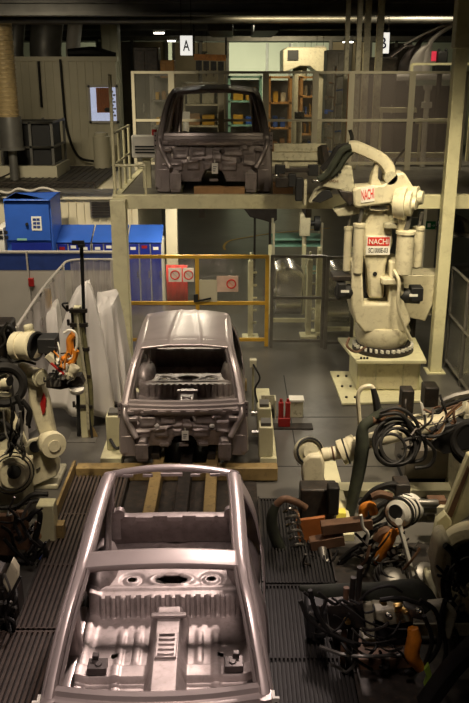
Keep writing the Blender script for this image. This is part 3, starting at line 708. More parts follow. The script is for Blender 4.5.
# ------------------------------------------------ yellow gate and clear fence below the deck
GY=14.95
gx0,gx1,gx2=P(128.5,330,GY).x,P(197.5,300,GY).x,P(269,300,GY).x; gt=P(200,255,GY).z; gm=P(200,303,GY).z
t=thing('safety_gate','yellow framed clear gate in front of the blue lockers','gate',((gx0+gx2)/2,GY,0))
for x in (gx0,gx1,gx2-.04): MB().box((x-.035,GY-.03,.02),(x+.035,GY+.03,gt)).build('post','yellow',t)
for z in (gt-.06,gm-.03,.12): MB().box((gx0,GY-.025,z),(gx2-.04,GY+.025,z+.06)).build('rail','yellow',t)
boxobj('pane',(gx0+.035,GY-.004,gm+.03),(gx1-.035,GY+.004,gt-.06),'fglass',parent=t);boxobj('pane',(gx1+.035,GY-.004,gm+.03),(gx2-.075,GY+.004,gt-.06),'fglass',parent=t)
boxobj('lower_pane',(gx0+.035,GY-.004,.18),(gx1-.035,GY+.004,gm-.03),'film',parent=t);boxobj('lower_pane',(gx1+.035,GY-.004,.18),(gx2-.075,GY+.004,gm-.03),'fglass',parent=t)
for (px,py,w,h,kind) in [(175,275,.24,.26,'round'),(188.5,275,.2,.26,'round'),(208,291,.34,.42,'plain'),(227.5,284,.40,.30,'red')]:
    c=P(px,py,GY-.02); b_=boxobj('notice',(c.x-w/2,GY-.02,c.z-h/2),(c.x+w/2,GY-.012,c.z+h/2),'paper' if kind=='round' else ('board' if kind=='plain' else mat('pink_card',(.6,.42,.33),.7)),parent=t)
    if kind!='plain':
        cx=c.x+(.07 if kind=='red' else 0); m=MB(); m.ring((cx,GY-.022,c.z),(0,1,0),.08,.012,24,6); m.bar((cx-.055,GY-.022,c.z+.055),(cx+.055,GY-.022,c.z-.055),.02,.004); m.build('prohibition_symbol','rink',b_)
c=P(196,298,GY-.05); MB().cbox((c.x,GY-.05,c.z),(.08,.06,.14)).bar((c.x+.04,GY-.07,c.z-.05),(c.x+.28,GY-.07,c.z-.0),.03).build('latch','ink',t)
def cfence(xa,xb,Y,zt,label,n=1,pm='fglass'):
    t=thing('clear_fence',label,'fence',((xa+xb)/2,Y,0),'clear fences below the deck')
    for k in range(n+1): x=xa+(xb-xa)*k/n; MB().box((x-.03,Y-.03,0),(x+.03,Y+.03,zt)).build('post','greyd',t)
    for z in (zt-.05,zt*.53,.10): MB().box((xa,Y-.02,z),(xb,Y+.02,z+.05)).build('rail','greyd',t)
    boxobj('pane',(xa+.03,Y-.004,.15),(xb-.03,Y+.004,zt-.05),pm,parent=t); return t
cfence(gx2+.05,P(323,300,GY).x,GY,gt,'grey framed clear fence just right of the yellow gate')
cfence(P(326,300,GY).x,P(352,300,GY).x,GY-.1,gt,'grey framed clear fence left of the large robot')
# red cloth barrier, stacked panels, trolleys behind
m=MB(); a,b=P(166,265,15.9),P(188,304,15.9); rows=[[V((a.x+(b.x-a.x)*i/16,15.9+.02*math.sin(i*1.1),z)) for z in (b.z-.15,(a.z+b.z)/2,a.z)] for i in range(17)]
t=thing('red_barrier','red cloth screen behind the yellow gate','screen',((a.x+b.x)/2,15.9,0)); m.grid(rows); m.build('cloth','redcloth',t,solid=.01)
MB().cyl((a.x,15.93,0),(a.x,15.93,a.z),.02).cyl((b.x,15.93,0),(b.x,15.93,a.z),.02).build('pole','greyd',t)
def panelrack(pxa,pxb,pyt,pyb,Y,n,label):
    a,b=P(pxa,pyt,Y),P(pxb,pyb,Y); w=b.x-a.x; h=a.z-.25
    t=thing('panel_rack',label,'rack',((a.x+b.x)/2,Y,0),'racks of pressed panels')
    for x in (a.x-.08,b.x+.08):
        for y in (Y,Y+1.0): MB().box((x-.035,y-.035,0),(x+.035,y+.035,h+.45)).build('upright','cream2',t)
    for y in (Y,Y+1.0): MB().box((a.x-.1,y-.03,.12),(b.x+.1,y+.03,.2)).build('base_bar','cream2',t)
    for k in range(n):
        m=MB(); rows=[]
        for i in range(15):
            f=i/14; rows.append([V((a.x+w*f, Y+.05+.9*k/n+.22*(1-g)**2, .22+(h*(.86+.14*math.sin(f*pi*.9+.4)))*g)) for g in [j/8 for j in range(9)]])
        m.grid(rows); m.build('pressed_panel','silver',t,solid=.015)
panelrack(276,302,265,345,16.2,6,'rack of curved pressed panels behind the clear fence, right of the gate')
panelrack(328,350,268,345,15.6,6,'rack of curved pressed panels left of the large robot')
for k,(px,Y) in enumerate([(250.5,15.5),(309,15.6),(318,15.8)]):
    x=P(px,300,Y).x; m=MB(); m.box((x-.05,Y-.05,0),(x+.05,Y+.05,1.55)); m.box((x-.02,Y-.03,1.55),(x+.02,Y+.03,1.7)); m.box((x-.16,Y-.16,0),(x+.16,Y+.16,.05))
    for j in range(5): m.box((x+.05,Y-.02,.3+.25*j),(x+.12,Y+.02,.34+.25*j))
    tag(m.build('stop_post','cream2',bev=.008),['pale notched post behind the yellow gate, right side','pale notched post behind the clear fence, left of a pair','pale notched post behind the clear fence, right of a pair'][k],'post')
a=P(272,243,19); b=P(322,243,19)
t=thing('trolley','pale green shelf trolley under the deck','trolley',((a.x+b.x)/2,19,0))
for z in (a.z-.05,a.z+.10,.5): boxobj('shelf',(a.x,18.8,z),(b.x,19.5,z+.04),'cyan',parent=t)
for x in (a.x+.03,b.x-.03):
    for y in (18.82,19.45): MB().box((x-.025,y-.025,0),(x+.025,y+.025,a.z+.5)).build('leg','board',t)
c=P(305,225,18.5); m=MB(); m.cyl((c.x,18.6,0),(c.x,18.6,c.z-.2),.05); m.cbox((c.x,18.6,c.z),(.24,.3,.5)); t=thing('gauge_stand','cream gauge head with black dial under the deck','machine',(c.x,18.6,0)); m.build('stand','cream',t,bev=.02)
MB().cyl((c.x+.22,18.6,c.z+.02),(c.x+.34,18.6,c.z+.02),.17).cyl((c.x+.12,18.6,c.z+.02),(c.x+.22,18.6,c.z+.02),.06).build('dial','ink',t)
a,b=P(245,208,20),P(275,222,20); m=MB(); m.prism([P(244,209,20),P(277,209,20),P(277,220,20),P(272,223,20),P(262,220,20),P(250,217,20)],(0,1.2,0)); m.cyl((a.x+.25,20.5,0),(a.x+.25,20.5,a.z-.2),.03,n=8); m.cyl((b.x-.1,20.5,0),(b.x-.1,20.5,b.z),.03,n=8)
tag(m.build('parts_cart','steel_dk',bev=.04),'dark shrouded parts cart under the deck','cart')
pts=[G(x,y,.006) for x,y in ((225,250),(224,246),(229,241),(245,237.5),(275,233),(330,228))]
m=MB(); m.sweep(pts,.10,.006,4,(0,0,1),5); tag(m.build('floor_marking','yellow'),'yellow curved line painted on the far floor','marking')
# hopper + post by tall column
t=thing('hopper','cream tapered hopper on a dark post between the large robot and the tall column','hopper',(3.35,14.1,0))
pt=lambda x,y,Y:P(x,y,Y)
top=[pt(401,275,13.75),pt(440,277,13.75),pt(439,262,14.3),pt(410,258,14.3)]
za=top[0].z; top=[V((p.x,p.y,za)) for p in top]
m=MB(); bt=[V((top[0].x+.05,13.8,.95)),V((top[1].x-.18,13.8,.85)),V((top[2].x-.2,14.25,.85)),V((top[3].x+.05,14.25,.95))]
mid=[V((p.x,p.y,za-.28)) for p in top]
m.add(top+mid+bt,[(0,1,2,3),(0,4,5,1),(1,5,6,2),(2,6,7,3),(3,7,4,0),(4,8,9,5),(5,9,10,6),(6,10,11,7),(7,11,8,4),(8,11,10,9)])
m.build('hopper_body','cream',t,bev=.02); MB().cyl((bt[0].x+.22,14.05,0),(bt[0].x+.22,14.05,.95),.11).build('post','dark',t)
# right fence
t=thing('clear_fence','metal framed clear fence running towards the viewer at the right edge','fence',(3.75,13,0),'clear fences below the deck')
ft_=1.78
ys=[13.9,12.9,11.9,10.9]
for y in ys: MB().cyl((3.75,y,0),(3.75,y,ft_),.03,n=10).build('post','greyd',t)
for z in (ft_,.95,.12): MB().cyl((3.75,13.9,z),(3.75,10.9,z),.026,n=10).build('rail','greyd',t)
boxobj('pane',(3.747,10.93,.16),(3.753,13.87,ft_-.03),'fglass',parent=t)
# odds and ends at the edges
a,b=P(-6,228,16.5),P(6,254,16.5); t=thing('switch_cabinet','white cabinet at the left edge beside the tall blue cabinet','cabinet',((a.x+b.x)/2,16.5,0)); boxobj('cabinet_body',(a.x,16.5,0),(b.x-.02,17.2,a.z),'white',parent=t,bev=.015)
m=MB(); c=P(3.5,235,16.49); [m.cbox((c.x-.05+.1*i,16.495,c.z-.05+.1*j),(.07,.01,.07)) for i in (0,1) for j in (0,1)]; m.build('emblem','ink',t)
m=MB(); m.tube([P(-5,190,17.8),P(8,193,17.8),P(18,189,17.8),P(30,191,17.85),P(44,188,17.9),P(60,193,17.88)],.03); tag(m.build('silver_cable','grey'),'pale cable sagging along the booth roof edge at left','cable')
t=thing('foil_roll','crumpled silver foil sheet behind the tall right column','sheet',(P(456,225,16).x,16,0)); rows=[]
for i in range(19):
    f=i/18; rows.append([V((4.0+1.3*f,16+.5*g+.05*math.sin(f*19+g*5),1.75+.55*math.sin(g*2.2+.3)*(.8+.2*math.sin(f*7)))) for g in [k/9 for k in range(10)]])
MB().grid(rows).build('foil','silver',t,solid=.01); m=MB(); [m.cyl((x,16.3,0),(x,16.3,1.85),.04) for x in (4.1,)]; m.build('post','greyd',t)
m=MB(); m.cyl((5.2,16.3,0),(5.2,16.3,1.85),.04); m.build('post','greyd',t)
m=MB(); m.sweep([(4.05,15.6,1.35),(4.5,15.6,1.42),(4.85,15.6,1.62),(4.95,15.6,2.1),(4.95,15.6,2.65)],.16,None,12,None,5); m.cyl((4.05,15.6,0),(4.05,15.6,1.3),.05); tag(m.build('bent_pipe','duct'),'dark bent pipe rising to the deck right of the tall column','pipe')
for k,(x,z,lab) in enumerate([(4.3,3.0,'dark drive unit on the deck right of the tall column, left one'),(4.75,3.0,'dark drive unit on the deck right of the tall column, right one')]):
    t=thing('drive_unit',lab,'machine',(x,14.3,z)); boxobj('gear_case',(x-.16,14.1,z),(x+.16,14.5,z+.16),'dark',parent=t,bev=.02); MB().cyl((x,14.08,z+.09),(x,14.0,z+.09),.06).build('shaft_end','silver',t)
# ================================================================ the large handling robot
RX, RY = 2.40, 13.0
t=thing('handling_robot','very large cream industrial robot on a plated pedestal in front of the deck','robot',(RX,RY,0))
bp=[G(342,403,.05),G(330,371,.05),G(418,371,.05),G(432,400,.05)]
o=MB().prism(bp,(0,0,-.045)).build('base_plate','cream2',t,bev=.008)
m=MB()
for (a,b) in ((0,1),):
    for k in range(3):
        for j in range(2):
            p=bp[0].lerp(bp[1],.15+.33*k)+V((.10+.14*j,0,.0)); m=MB().cyl(p,p+V((0,0,.025)),.022,n=8); m.build('anchor_bolt','dark',o)
fl,fr,rr,rl=G(355,362,.62),G(423,362,.62),G(428,334,.62),G(346,334,.62)
fl.y=fr.y=12.42; fl.x,fr.x=1.93,3.05; rl=V((1.78,13.62,.62)); rr=V((3.12,13.62,.62))
m=MB(); m.box((1.98,12.58,.05),(3.0,13.5,.57)); pd=m.build('pedestal','cream2',t,bev=.015)
MB().box((2.02,12.565,.08),(2.96,12.585,.54)).build('front_cover','cream',pd,bev=.006)
for x in (2.28,2.72): MB().box((x-.012,12.55,.09),(x+.012,12.57,.53)).build('cover_joint','creamd',pd)
MB().prism([fl,fr,rr,rl],(0,0,-.06)).build('top_plate','cream2',t,bev=.01)
for k in range(3):
    p=V((2.02+.05*k,12.5,.62)); MB().cyl(p,p+V((0,0,.03)),.018,n=8).build('bolt','ink',t)
m=MB().lathe((RX+.05,13.02,.62),(0,0,1),[(0,.50),(.05,.50),(.055,.45),(.12,.45)],40); tr=m.build('turntable','dark',t)
m=MB(); 
for k in range(32):
    a=2*pi*k/32; c=V((RX+.05+.465*math.cos(a),13.02+.465*math.sin(a),.715)); m=MB().cbox(c,(.06,.035,.05),Matrix.Rotation(a+.5,3,'Z')); 
    if math.sin(a)<.25: m.build('ring_bolt','white',tr)
def fpoly(pts,Y,d,name,mm,par,bev=.02):
    return MB().prism([P(x,y,Y) for x,y in pts],(0,d,0)).build(name,mm,par,bev=bev)
m=MB().lathe((RX+.03,13.05,.735),(0,0,1),[(0,.40),(.05,.42),(.22,.46),(.32,.42)],32); m.build('swivel_base','cream',t)
fpoly([(352,261),(351,305),(355,322),(364,333),(405,333),(411,321),(405,305),(403,263),(390,261),(389,304),(364,304),(362,261)],12.68,.72,'swivel_fork','cream',t,.035)
la=fpoly([(369,299),(367,268),(361,243),(364,226),(370,214),(379,208),(387,212),(392,226),(393,243),(386,266),(384,299)],12.78,.5,'lower_arm','cream',t,.045)
fpoly([(364,261),(390,261),(389,306),(364,306)],13.05,.2,'fork_notch_shade','ink',t,.01)  # black plate stands in for the darkness inside the fork notch
c=P(375,274,12.77); MB().cyl((c.x,12.80,c.z),(c.x,12.765,c.z),.035,n=14).build('plug_hole','ink',la)
c=P(378.3,245.5,12.74); lb=MB().box((c.x-.185,12.735,c.z-.145),(c.x+.185,12.79,c.z+.145)).build('name_board','paper',t); lb['label']='white board with red band and black model number'
MB().box((c.x-.17,12.73,c.z+.0),(c.x+.17,12.737,c.z+.13)).build('red_band','rink',lb)
text('lettering','NACHI',(c.x,12.727,c.z+.065),(1,0,0),(0,0,1),.085,'paper',lb,.30)
text('lettering','SC1000E-03',(c.x,12.732,c.z-.075),(1,0,0),(0,0,1),.075,'ink',lb,.30)
fpoly([(366,214),(372,204),(392,204),(396,222),(385,232),(374,228)],12.85,.4,'shoulder','creamd',t,.04)
for k,(px,y0,y1,r,Y) in enumerate([(346.5,226,272,.062,12.9),(357,223,274,.085,12.72),(403,230,275,.135,12.62),(416,226,268,.085,12.95)]):
    a,b=P(px,y1,Y),P(px,y0,Y); MB().lathe((a.x,Y,a.z),(0,0,1),[(0,r*.6),(.03,r),(b.z-a.z-.06,r),(b.z-a.z-.055,r*1.14),(b.z-a.z-.01,r*1.14),(b.z-a.z,r*.5)],22).build('balancer_cylinder','cream',t)
    MB().cyl((a.x,Y,b.z),(a.x+.03,Y,b.z+.22),r*.35).build('piston_rod','greyd',t)
a=P(357,276,12.8); m=MB(); m.box((P(343,0,12.8).x,12.7,a.z-.06),(P(363,0,12.8).x,13.1,a.z+.02)); m.build('cylinder_bracket','dark',t,bev=.01)
a=P(403,276,12.8); m=MB(); m.box((P(396,0,12.8).x,12.6,a.z-.10),(P(420,0,12.8).x,13.1,a.z)); m.build('cylinder_bracket','cream',t,bev=.02)
a=P(410,226,12.8); m=MB(); m.box((P(396,0,12.8).x,12.65,a.z-.02),(P(422,0,12.8).x,13.0,a.z+.07)); m.build('cylinder_bracket','creamd',t,bev=.02)
# side motors
for (px,py,ln,s) in ((400,296,.32,1),(351,292,-.22,-1)):
    c=P(px,py,12.75); m=MB(); m.cyl((c.x,12.8,c.z),(c.x+ln,12.72,c.z),.12); m.cbox((c.x+ln*.75,12.72,c.z+.06),(abs(ln)*.6,.24,.22)); mo=m.build('servo_motor','ink',t,bev=.015)
    MB().box((c.x+ln*.55-.06,12.595,c.z+.03),(c.x+ln*.55+.07,12.60,c.z+.07)).build('rating_plate','paper',mo)
m=MB(); m.tube([P(394,270,12.6),P(399,282,12.5),P(398,305,12.5),P(404,325,12.55),P(411,340,12.6)],.028); m.build('cable','cream',t)
m=MB(); m.tube([P(349,338,12.5),P(347,346,12.4),P(356,352,12.4),P(366,347,12.45)],.02); m.build('cable','rust',t)
# elbow and upper arm
ua=fpoly([(353,190),(358,187),(383,185),(396,173),(405,173),(413,186),(414,197),(406,207),(394,203),(358,208),(354,206)],12.62,.42,'upper_arm','cream',t,.03)
c=P(368,195,12.6); q=MB().prism([P(361,188,12.605),P(374.5,185,12.605),P(374.5,201,12.605),P(361,203,12.605)],(0,.012,0)).build('name_patch','paper',ua)
text('lettering','NACHI',P(367.8,194.4,12.60),(1,0,.2),(-.1,0,1),.155,'rink',q,.19)
c=P(399,203,12.66); ax=(1,-.45,0)
MB().lathe(c,ax,[(-.05,.23),(.05,.25),(.12,.25),(.125,.19),(.20,.19),(.21,.10),(.26,.09)],28).build('elbow_gear','cream',t)
MB().lathe(P(410,197,12.75),ax,[(0,.17),(.12,.17),(.13,.11),(.2,.10)],24).build('elbow_disc','creamd',t)
MB().sweep([P(402,203,12.6),P(403,216,12.6),P(401,230,12.65)],[.16,.13,.10],.12,8,None,3).build('link_rod','cream',t)
m=MB(); m.sweep([P(348,146,12.75),P(356,147,12.75),P(370,153,12.75),(P(381,159,12.75)),P(388,168,12.75),P(391,180,12.75)],[.15,.19,.19,.19,.2,.17],.24,10,(0,1,0),4,.6); m.build('parallel_link','cream',t)
MB().lathe(P(391,178,12.62),(0,1,0),[(0,.10),(.3,.10)],18).build('link_pivot','creamd',t)
fpoly([(370,186),(372,176),(376,163),(379,165),(378,178),(383,186)],12.7,.2,'link_bracket','cream',t,.015)
m=MB(); m.tube([P(392,172,12.7),P(396,160,12.9),P(404,150,13.3)],.018); m.build('cable','dark',t)
m=MB(); m.cyl(P(370,207,12.75),P(388,207,12.75),.055); m.cyl(P(374,207,12.74),P(384,207,12.74),.065); m.build('ball_screw','silver',t)
# wrist and gripper
gr=MB(); 
wr=fpoly([(322,168),(333,163),(352,166),(355,190),(348,196),(340,190),(323,187)],12.72,.45,'wrist_block','creamd',t,.02)
text('lettering','NACHI',P(333,181,12.712),(1,0,-.03),(0,0,1),.035,'rust',wr,.16)
m=MB(); [m.cyl(P(x,y,12.73),P(x,y,12.70),.022,n=10) for x,y in ((337,175),(340,172))]
m.build('bolt_head','ink',wr)
fpoly([(309,203),(316,191),(336,177),(342,181),(325,198),(322,203)],12.8,.22,'gripper_plate','creamd',t,.012)
fpoly([(312,201),(322,191),(330,190),(333,197),(320,203)],12.74,.05,'clamp_jaw','ink',t,.008)
fpoly([(338,190),(352,192),(358,200),(350,207),(343,199)],12.68,.3,'wrist_flange','dark',t,.02)
fpoly([(334,211),(350,205),(366,203),(366,212),(350,216),(338,217)],12.8,.3,'wrist_tie','creamd',t,.02)
for k,pts in enumerate([[(351,147),(343,150),(336,160),(327,174),(318,180)],[(353,149),(346,156),(338,168),(330,176)],[(349,146),(338,149),(331,160),(322,170)],[(350,144),(352,138),(350,130)]]):
    m=MB(); m.tube([P(x,y,12.66+.05*k) for x,y in pts],.055 if k<3 else .03); m.build('hose','green' if k<2 else 'black',t)
for k,(y,x0,x1,w) in enumerate([(147.5,274,326,.09),(151.5,276,328,.06),(156,272,326,.13),(162,272,322,.05)]):
    MB().bar(P(x0,y,13.25),P(x1,y,13.25),w,.12).build('gripper_beam','creamd' if k!=1 else 'card',t)
MB().bar(P(322,146,13.1),P(327,172,12.95),.1,.12).build('beam_joint','dark',t)
for (x,y,w,h,mm) in [(280,169,.16,.14,'ink'),(313,170,.16,.17,'ink'),(296,170,.42,.06,'dark'),(282,182,.2,.16,'dark'),(292,180,.12,.2,'ink'),(299,189,.11,.36,'ink'),(305,192,.05,.4,'creamd'),(276,176,.1,.06,'silver'),(318,181,.2,.05,'silver')]:
    c=P(x,y,13.2); MB().cbox(c,(w,.14,h)).build('gripper_block',mm,t,bev=.012)
m=MB(); m.cyl(P(285,162,13.2),P(288,171,13.2),.04); m.build('gripper_cylinder','board',t)
# ================================================================ welding robots
def cyl_px(name,x0,y0,x1,y1,rpx,Y,mm,par,Y1=None,r1=None,n=20,flange=True):
    a,b=P(x0,y0,Y),P(x1,y1,Y1 or Y); s=1/PM(Y,a.z); r=rpx*s; rb=(r1 or rpx)*s; L=(b-a).length
    pr=[(0,r*.9),(.012,r),(L-.012,rb),(L,rb*.9)]
    if flange and L>.08: pr=[(0,r*.9),(.01,r),(L*.35,r),(L*.36,r*.93),(L*.6,(r+rb)/2*.93),(L*.61,rb),(L-.012,rb),(L,rb*.9)]
    return MB().lathe(a,b-a,pr,n).build(name,mm,par)
def box_px(name,x0,y0,x1,y1,Y,d,mm,par,bev=.012):
    a,b=P(x0,y1,Y),P(x1,y0,Y); return MB().box((a.x,Y,a.z),(b.x,Y+d,b.z)).build(name,mm,par,bev)
def hose(name,pts,r,mm,par=None,Y=9.0,sm=6):
    m=MB(); m.tube([P(p[0],p[1],p[2] if len(p)>2 else Y) for p in pts],r,8,sm); return m.build(name,mm,par)
def ring_px(name,x,y,Y,ax,rpx,r,mm,par,n=30):
    c=P(x,y,Y); return MB().ring(c,ax,rpx/PM(Y,c.z),r,n).build(name,mm,par)
def disc_px(name,x,y,Y,ax,prof,mm,par):
    c=P(x,y,Y); s=1/PM(Y,c.z); return MB().lathe(c,ax,[(h,r*s) for h,r in prof],28).build(name,mm,par)
# --- left: upper robot
Y=9.3
t=thing('welding_robot','cream welding robot at the left with red striped arm and black ended drum motor','robot',(P(42,487,Y).x,Y+.25,0))
a=P(30,488,Y); b=P(58,488,Y)
MB().box((a.x,Y,0),(b.x,Y+.6,a.z+.05)).build('pedestal','creamd',t,bev=.02)
fpoly([(24,447),(40,442),(48,449),(57,466),(57,476),(33,487)],Y-.03,.22,'shoulder_plate','cream',t,.015)
c=P(36,447,Y-.05); MB().cyl(P(35,447,Y-.05),P(35,447,Y+.05),.07).build('pivot_bore','ink',t)
c=P(37,468.5,Y-.035); MB().bar(P(36,470,Y-.036),P(40,467,Y-.036),.035,.004).build('type_plate','ink',t)
m=MB(); m.sweep([P(36,380,Y+.1),P(40,400,Y+.1),P(46,425,Y+.1),P(53,448,Y+.1)],[.20,.25,.22,.17],.18,10,(0,1,0),4,.6); la=m.build('lower_arm','cream',t)
m=MB(); m.prism([P(43,393,Y-.005),P(46,399,Y-.005),P(45,412,Y-.005),P(42.5,415,Y-.005),P(40,404,Y-.005)],(0,.03,0)); st=m.build('red_stripe','red',la)
disc_px('shoulder_disc',52,444,Y-.02,(.6,-1,.1),[(-.10,13),(.05,13.5),(.08,12.5),(.085,6),(.10,6)],'cream',t)
m=MB(); m.sweep([P(6,403,Y+.2),P(16,425,Y+.15),P(26,449,Y+.1)],[.09,.11,.10],.07,8,(0,1,0),3,.6); m.build('link_rod','cream',t)
cyl_px('elbow_joint',18,370,42,379,9,Y+.05,'cream',t)
disc_px('elbow_cap',39,377,Y-.05,(1,-.8,0),[(0,9),(.03,9.3),(.035,7),(.05,7)],'creamd',t)
m=MB(); [m.cbox(P(39+6*math.cos(k),377+7*math.sin(k),Y-.11),(.018,.018,.018)) for k in range(6)]
cyl_px('drum_motor',16,346,35,346,14.5,Y,'cream',t,Y-.12)
disc_px('drum_end',35,346,Y-.12,(1,-.35,0),[(0,14.5),(.03,15),(.035,13),(.01,12)],'ink',t)
box_px('motor_block',38,339,55,354,Y-.2,.25,'ink',t)
cyl_px('drum_bracket',28,325,30,334,5,Y,'creamd',t)
box_px('connector',8,350,15,358,Y-.1,.1,'cream',t)
for k,pts in enumerate([[(8,357),(14,362),(24,361),(36,364)],[(10,352),(9,358),(12,365),(6,375)],[(45,352),(50,362),(58,368),(66,378)],[(30,428),(27,420),(28,412)],[(0,348),(5,342),(3,330),(8,322)]]): hose('cable',pts,.016,'black',t,Y-.12)
fpoly([(46,377),(80,376),(84,385),(60,390),(46,388)],Y-.15,.16,'gun_arm','dark',t,.01)
box_px('gun_box',50,378,60,387,Y-.25,.12,'greyd',t)
m=MB(); m.sweep([P(48,354,Y-.2),P(58,364,Y-.2),P(66,374,Y-.2)],.14,.10,8,None,3,.6); m.build('gun_body','board',t)
m=MB(); m.sweep([P(51,363,Y-.27),P(58,369,Y-.27),P(64,374,Y-.27)],.05,.03,6,None,3); m.build('red_band','red',t)
cyl_px('gun_cylinder',69,378,75,366,5.5,Y-.2,'board',t); cyl_px('gun_cylinder',62,379,66,364,3,Y-.24,'white',t)
disc_px('gun_foot',77,390,Y-.15,(0,-.2,1),[(-.02,7),(.0,7.5),(.03,7.5),(.035,4)],'white',t)
cyl_px('tip_rod',78,393,79,436,2,Y-.12,'ink',t)
hose('orange_hose',[(64,361),(70,352),(70,340),(74,334)],.045,'orange',t,Y-.1); hose('orange_hose',[(60,358),(66,364),(73,360),(76,350)],.04,'orange',t,Y-.13)
hose('white_pipe',[(64,333),(70,330),(76,334),(77,345),(72,357),(66,360)],.014,'white',t,Y-.15)
# --- left: near robot at the edge
Y=8.7
t=thing('welding_robot','cream welding robot cut by the left edge with ringed motor and large black cable ring','robot',(P(5,500,Y).x,Y,0))
disc_px('ringed_motor',12,474,Y,(.45,-1,.25),[(-.25,24),(-.12,24),(-.11,20),(-.04,20),(-.03,17),(.04,17),(.05,13),(.10,12.5)],'cream',t)
disc_px('motor_bore',14,472,Y-.12,(.45,-1,.25),[(0,7),(.01,7)],'ink',t)
for r_,d in ((21,.02),(17.5,.09)): ring_px('motor_groove',12.5,473.3,Y-d,(.45,-1,.25),r_,.008,'ink',t)
a=P(-12,500,Y); b=P(24,500,Y); MB().box((a.x,Y,0),(b.x,Y+.5,a.z+.1)).build('pedestal','creamd',t,bev=.03)
box_px('casting',22,462,30,482,Y+.15,.2,'cream',t,.02)
ring_px('cable_ring',4,385,Y+.1,(.35,-1,.15),19,.05,'black',t); ring_px('cable_ring',5,386,Y+.16,(.35,-1,.15),17,.04,'black',t)
cyl_px('wrist_cylinder',-4,384,9,381,8,Y+.2,'cream',t); disc_px('wrist_bore',9.5,381,Y+.13,(1,-.5,0),[(0,5),(.01,5)],'ink',t)
m=MB(); m.sweep([P(0,395,Y+.3),P(4,430,Y+.3),P(8,460,Y+.2)],[.25,.2,.25],.2,10,(0,1,0),3,.6); m.build('lower_arm','creamd',t)
for k,pts in enumerate([[(0,420),(10,428),(14,440),(8,452)],[(16,395),(22,410),(20,430),(14,445)],[(0,508),(18,506),(32,495),(48,494)],[(0,517),(12,512),(24,503),(44,500)],[(0,440),(8,436),(20,442),(24,455)],[(22,400),(30,412),(28,425)]]): hose('cable',pts,.028,'black',t,Y-.15)
Y=8.7;t=thing('rear_unit','dark rear boxes with looping hoses at the left edge behind the ringed robot','machine',(P(0,360,Y+1.6).x,Y+1.6,0))  # rear boxes of the ringed robot, set apart as their own unit
box_px('rear_box',-6,325,8,362,Y+1.6,.4,'dark',t,.03); box_px('rear_box',2,330,12,345,Y+1.4,.2,'black',t,.03)
hose('cable',[(0,335),(8,326),(14,333),(14,345)],.04,'black',t,Y+1.3); hose('cable',[(0,360),(8,364),(4,374)],.05,'black',t,Y+1.3)
q=P(-6,362,Y+1.6); m=MB(); m.box((q.x,Y+1.65,0),(q.x+.14,Y+1.9,q.z+.02)); m.build('column','dark',t)
# --- left: low equipment
Y=7.6
t=thing('tool_stand','dark tool stand with brown plates and hoses at the lower left','machine',(P(15,570,Y).x,Y,0))
box_px('brown_plate',-8,516,12,556,Y,.08,'rust',t); box_px('brown_plate',16,512,27,552,Y+.2,.06,'rust',t)
a,b=P(-10,560,Y),P(30,560,Y); MB().box((a.x,Y+.1,0),(b.x,Y+.6,a.z)).build('stand_base','dark',t,bev=.02)
box_px('cream_box',39,506,53,542,Y+.35,.18,'cream2',t); a=P(46,542,Y+.35); MB().box((a.x-.06,Y+.38,0),(a.x+.06,Y+.5,a.z)).build('box_leg','dark',t)
for pts in ([(28,520),(34,512),(40,514),(38,530),(34,545)],[(30,545),(36,555),(28,562),(14,560)],[(36,540),(44,548),(46,556),(38,566)],[(10,556),(20,566),(32,560)]): hose('hose',pts,.03,'black',t,Y+.05)
for k,(x,y,mm) in enumerate([(38,536,'card'),(43,545,'silver'),(41,556,'navy'),(34,530,'white')]): disc_px('valve',x,y,Y+.1,(.3,-1,.4),[(-.06,3.2),(0,3.5),(.03,3.5),(.035,2)],mm,t)
Y=6.6
t=thing('tool_holder','cream angled tool base with a curved hose in the lower left corner','machine',(P(8,600,Y).x,Y,0))
fpoly([(2,583),(11,562),(17,572),(17,585),(9,597)],Y,.12,'angled_plate','cream',t); fpoly([(-8,570),(2,575),(3,600),(-8,612)],Y+.05,.2,'rear_block','dark',t)
a=P(8,590,Y); MB().box((a.x-.12,Y+.02,0),(a.x+.08,Y+.2,a.z)).build('foot','dark',t)
hose('hose',[(0,603),(8,602),(14,608),(10,617),(0,622)],.022,'greyd',t,Y-.1); hose('hose',[(0,640),(7,625),(12,612)],.03,'black',t,Y-.1)
# --- right: robot with long arm reaching the line
Y=8.9
t=thing('welding_robot','cream welding robot reaching left with dark sleeved hose and black cable coils','robot',(P(470,470,Y).x,Y+.2,0))
a=P(475,480,Y); MB().box((a.x-.2,Y,0),(a.x+.5,Y+.7,1.2)).build('pedestal','creamd',t,bev=.02)
m=MB(); m.sweep([P(352,447,Y),P(372,440,Y+.05),P(420,428,Y+.1),P(480,410,Y+.3)],[.20,.17,.20,.24],[.2,.16,.18,.2],10,None,4,.7); m.build('forearm','cream',t)
cyl_px('arm_flange',340,453,357,446,13,Y,'cream',t,n=26); ring_px('flange_groove',346,451,Y,(1,0,.35),13,.010,'ink',t)
cyl_px('arm_neck',322,455,341,452,7,Y,'cream',t); ring_px('neck_band',333,453.5,Y,(1,0,.2),7,.01,'rust',t)
disc_px('wrist_wheel',310,452,Y,(.25,-1,.5),[(-.09,15),(-.02,15.5),(.0,14.5),(.005,12),(-.03,11.5),(.02,8),(.04,7.5)],'creamd',t); ring_px('wheel_rim',310,451,Y-.02,(.25,-1,.5),13,.014,'ink',t)
fpoly([(303,462),(309,456),(322,456),(325,464),(324,484),(320,489),(304,487),(302,480)],Y-.12,.2,'wrist_housing','cream',t,.03)
a=P(313,484,Y-.02); b=P(313,493,Y-.02); MB().lathe(b,a-b,[(0,.11),(.03,.13),(.12,.13)],24).build('tool_flange','cream2',t)
